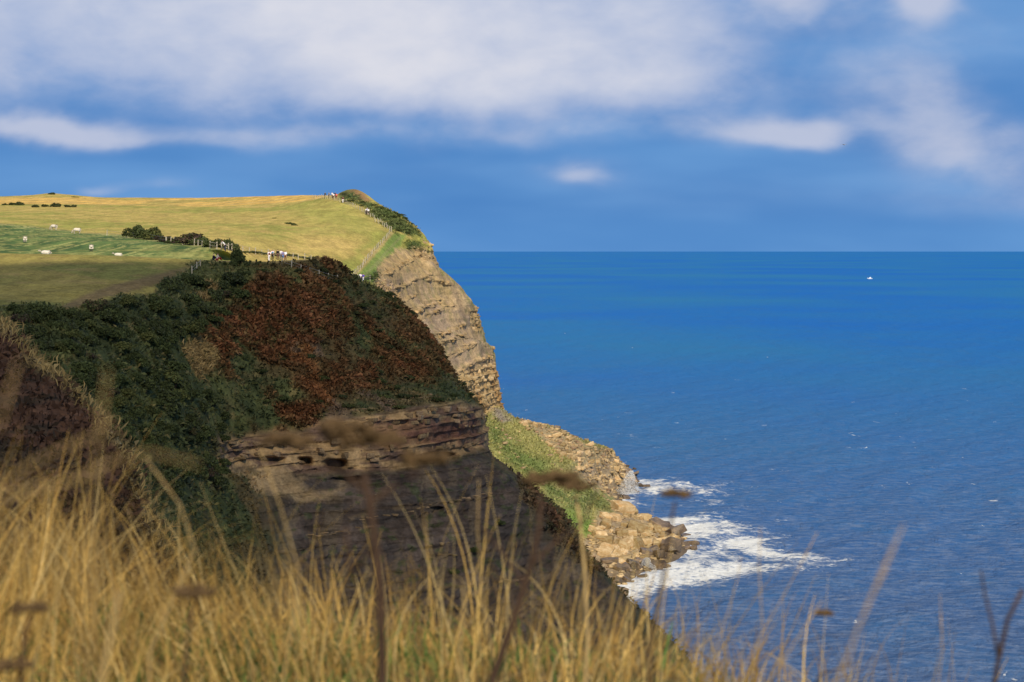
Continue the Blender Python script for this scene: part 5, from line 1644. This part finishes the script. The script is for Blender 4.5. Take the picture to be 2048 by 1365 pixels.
def umbel(center, rad, up, name, parent, seed, mat=M_SEED, nray=20):
    """a dried umbel: rays from one point, each ending in a tuft of seeds"""
    r = random.Random(seed)
    c = Vector(center); up = Vector(up).normalized()
    V, F = [], []
    def ball(p, s):
        k = len(V)
        for a, b, z in ((1, 0, 0), (0, 1, 0), (-1, 0, 0), (0, -1, 0), (0, 0, 1), (0, 0, -1)):
            V.append(p + Vector((a * s * r.uniform(.7, 1.3), b * s * r.uniform(.7, 1.3), z * s * r.uniform(.6, 1.2))))
        F.extend([(k + i, k + (i + 1) % 4, k + 4) for i in range(4)] + [(k + (i + 1) % 4, k + i, k + 5) for i in range(4)])
    root = sweep([c, c + up * .004], [.003, .003], name, mat, parent, 5)
    for i in range(nray):
        a = 6.28 * i / nray + r.uniform(-.2, .2); q = rad * r.uniform(.35, 1.0)
        tip = c + Vector((math.cos(a) * q, math.sin(a) * q, 0)) + up * (rad * r.uniform(.25, .55) - .25 * q)
        u = (tip - c).normalized().cross(Vector((.3, .8, .5))).normalized() * .0012
        w = u.cross((tip - c).normalized())
        k = len(V)
        V.extend([c + u, c + w, c - u, c - w, tip + u, tip + w, tip - u, tip - w])
        F.extend([(k + j, k + (j + 1) % 4, k + 4 + (j + 1) % 4, k + 4 + j) for j in range(4)])
        for _ in range(9):
            d = Vector((r.gauss(0, 1), r.gauss(0, 1), r.gauss(0, .5))) * rad * .085
            ball(tip + d, r.uniform(.0025, .0050))
    mesh_obj('seed_heads', V, F, mat, root)
    return root


def ppt(px, py, Y):
    return Vector(W(px, py, Y))


def dead_umbellifer(pts, Y, rads, heads, label, branches=(), mat=M_STALK, leaves=0):
    base = ppt(*pts[0], Y)
    e = empty('dead_umbellifer', base)
    P = [ppt(x, y, Y) - base for x, y in pts]
    g = Vector((P[0].x - .03, P[0].y, float(brow_z(base.x, base.y)) - base.z - .03))
    P = ([g] if g.z < P[0].z - .02 else []) + P
    rr_ = list(np.linspace(rads[0], rads[1], len(P)))
    st_ = sweep(P, rr_, 'stalk', mat, e)
    for bp in branches:
        sweep([ppt(x, y, Y + .04 * i) - base for i, (x, y) in enumerate(bp)], list(np.linspace(rads[1] * .9, rads[1] * .5, len(bp))), 'branch', mat, e)
    for k, (x, y, rpx) in enumerate(heads):
        umbel(ppt(x, y, Y) - base, rpx * Y / FPX, (0.05, 0, 1), 'umbel', e, int(x + y))
    for k in range(leaves):
        x, y = pts[min(k % len(pts), len(pts) - 1)]
        c = ppt(x + 14 * (-1) ** k, y - 10 * k, Y) - base
        V = [c + Vector((0, 0, 0)), c + Vector((.008, .01, .008)), c + Vector((.022 * (-1) ** k, 0, .012)), c + Vector((.008, -.01, -.004))]
        mesh_obj('leaf', V, [(0, 1, 2), (0, 2, 3)], M_DOCK, e)
    tag(e, label, 'dead plant', 'dead umbellifers in front')
    return e
dead_umbellifer([(765, 1360), (762, 1240), (757, 1140), (750, 1080), (738, 1000), (727, 945)], 2.5, (.0068, .0034), [(740, 890, 80), (570, 890, 48), (850, 930, 52), (690, 868, 56)], 'tallest dead umbellifer, its brown umbel in front of the rock band',
                [[(735, 985), (660, 925), (592, 893)], [(740, 1005), (800, 965), (850, 938)], [(752, 1090), (700, 1150), (690, 1030)]])
dead_umbellifer([(985, 1360), (1010, 1290), (1040, 1200), (1062, 1130), (1078, 1060), (1082, 985)], 3.2, (.0070, .0030), [(1083, 968, 44), (1125, 960, 34)], 'dark branching dead stalk in front of the right flank of the near headland',
                [[(1058, 1135), (1110, 1085), (1165, 1045), (1190, 985)], [(1050, 1170), (1000, 1100), (960, 1050)]])
dead_umbellifer([(1175, 1290), (1170, 1150), (1160, 1040), (1150, 990)], 4.2, (.0042, .0026), [(1148, 978, 40)], 'thin dead umbellifer in front of the green shore slope', mat=M_PALE)
dead_umbellifer([(1300, 1300), (1325, 1160), (1343, 1040), (1350, 1003)], 3.4, (.0030, .0018), [(1352, 993, 26)], 'dark lone umbel seen against the surf')
dead_umbellifer([(40, 1400), (45, 1330), (50, 1260), (60, 1230)], 3.0, (.0040, .0025), [(58, 1222, 36), (30, 1335, 34)], 'dark brown dead head at the lower left corner')
dead_umbellifer([(370, 1340), (380, 1250), (385, 1205)], 3.1, (.003, .002), [(385, 1195, 44)], 'flat brown dead head low on the left among the straw')
dead_umbellifer([(1980, 1420), (1995, 1330), (2015, 1240), (2045, 1180)], 3.4, (.0040, .0030), [], 'reddish dead stalk at the right edge', [[(1998, 1320), (1985, 1250), (1970, 1190), (1962, 1140)]])
dead_umbellifer([(1600, 1420), (1640, 1350), (1700, 1330), (1690, 1290)], 4.2, (.0022, .0014), [(1650, 1230, 16)], 'thin bent dead stem low over the water on the right', [[(1600, 1290), (1650, 1270), (1690, 1272), (1705, 1268)]])


def plume(pts, Y, r0, head, label, mat=M_PLUME):
    """a grass stem with a feathery seed head of fine spikelets"""
    base = ppt(*pts[0], Y)
    e = empty('seeding_grass', base)
    P = [ppt(x, y, Y) - base for x, y in pts]
    g = Vector((P[0].x - .02, P[0].y, float(brow_z(base.x, base.y)) - base.z - .03))
    P = ([g] if g.z < P[0].z - .02 else []) + P
    sweep(P, list(np.linspace(r0, r0 * .45, len(P))), 'stem', M_PALE, e, 5)
    r = random.Random(int(pts[0][0]))
    V, F = [], []
    a, b = P[-1 - head], P[-1]
    L = (b - a).length
    d = (b - a).normalized()
    for i in range(130):
        t = r.random()
        c = a + (b - a) * t
        s = L * .06 * (1 - abs(2 * t - .8) * .6)
        o = Vector((r.gauss(0, 1), r.gauss(0, 1), r.gauss(0, 1))).normalized()
        tip = c + d * s * 1.5 + o * s * .7
        w = d.cross(o).normalized() * s * .12
        k = len(V)
        V += [c + w, c - w, tip, c + o * s * .2 + d * s * .6]
        F += [(k, k + 1, k + 2), (k, k + 2, k + 3), (k + 1, k + 3, k + 2)]
    mesh_obj('seed_head', V, F, mat, e)
    tag(e, label, 'grass stem', 'seeding grasses in front')
plume([(1650, 1420), (1690, 1330), (1715, 1260), (1765, 1140), (1808, 1050)], 2.2, .0016, 2, 'broad blurred seed head leaning right over the sea, nearest of the stems')
plume([(1480, 1420), (1525, 1260), (1518, 1130), (1521, 1055)], 4.2, .0016, 1, 'upright brown seed head in front of the sea near the surf')
plume([(1440, 1420), (1540, 1240), (1590, 1150), (1635, 1065)], 4.6, .0014, 1, 'slender stem leaning right beside the upright seed head')
plume([(1395, 1420), (1445, 1260), (1475, 1160), (1482, 1110)], 4.8, .0014, 1, 'slender pale stem left of the upright seed head')
plume([(1870, 1420), (1885, 1300), (1880, 1190)], 4.4, .0012, 1, 'thin pale stem right of the broad blurred seed head')
plume([(1500, 1420), (1560, 1330), (1600, 1270), (1645, 1200)], 3.8, .0016, 1, 'stem with a small head reaching over the water low on the right')
plume([(-60, 1010), (60, 930), (130, 895), (190, 870), (230, 840)], 1.4, .0009, 1, 'thick pale stem arching up at the left edge')
plume([(-80, 1020), (40, 985), (150, 960), (230, 920), (300, 905), (400, 930)], 1.4, .0010, 1, 'thick pale stem arching over to the right on the left side')
plume([(-60, 880), (0, 850), (35, 725)], 1.3, .0008, 1, 'short pale stem at the left edge in front of the brown slope')
plume([(180, 1100), (195, 900), (215, 740)], 1.3, .0008, 1, 'faint blurred seed head upright in front of the gully')
plume([(200, 1380), (215, 1300), (230, 1230), (240, 1180)], 2.2, .0034, 1, 'thick pale straw stalk low on the left')
plume([(560, 1400), (600, 1150), (560, 1010), (520, 900)], 3.4, .0018, 1, 'stem leaning left before the rock band')
plume([(300, 1300), (390, 1100), (360, 1010), (290, 915)], 3.2, .0018, 1, 'stem bowing left over the dark gully')
plume([(1000, 1400), (965, 1200), (955, 1060), (958, 960)], 4.2, .0016, 1, 'upright straw stem left of the dark branching stalk')
plume([(930, 1400), (920, 1290), (930, 1200), (925, 1170)], 3.3, .0026, 1, 'pale whitish stalk standing among the straw in the middle')


def dock(px, py, Y, n, s, label, seed):
    """low broad-leaved plant"""
    r = random.Random(seed)
    p = ppt(px, py, Y)
    p.z = float(brow_z(p.x, p.y))
    e = empty('broad_leaved_plant', p)
    for k in range(n):
        a = 6.28 * k / n + r.uniform(-.3, .3); L = s * r.uniform(.6, 1.1); el = r.uniform(.5, 1.1)
        d = Vector((math.cos(a) * math.cos(el), math.sin(a) * math.cos(el), math.sin(el))); w = Vector((-math.sin(a), math.cos(a), 0))
        V = []
        for t, q in ((0, .06), (.3, .8), (.6, 1.0), (.85, .6), (1, .02)):
            c = d * L * t - Vector((0, 0, L * .45 * t * t))
            V += [c - w * q * L * .2, c + Vector((0, 0, -.008)), c + w * q * L * .2]
        F = []
        for i in range(4):
            F += [(3 * i, 3 * i + 1, 3 * i + 4, 3 * i + 3), (3 * i + 1, 3 * i + 2, 3 * i + 5, 3 * i + 4)]
        mesh_obj('leaf', V, F, M_DOCK, e, True)
    tag(e, label, 'plant', 'broad-leaved plants in front')
for k, (x, y, Y, lab) in enumerate([(160, 1300, 4.2, 'green leafy plant low on the left in front'), (420, 1330, 4.0, 'green leafy plant left of the flat brown head'), (520, 1300, 4.6, 'green leafy plant in the left middle of the grass'), (640, 1340, 4.2, 'green leafy plant left of the tallest dead stalk'), (1090, 1330, 4.4, 'green leafy plant right of the dark branching stalk'), (860, 1345, 4.1, 'green leafy plant under the middle straw')]):
    dock(x, y, Y, 9, .16, lab, 70 + k)
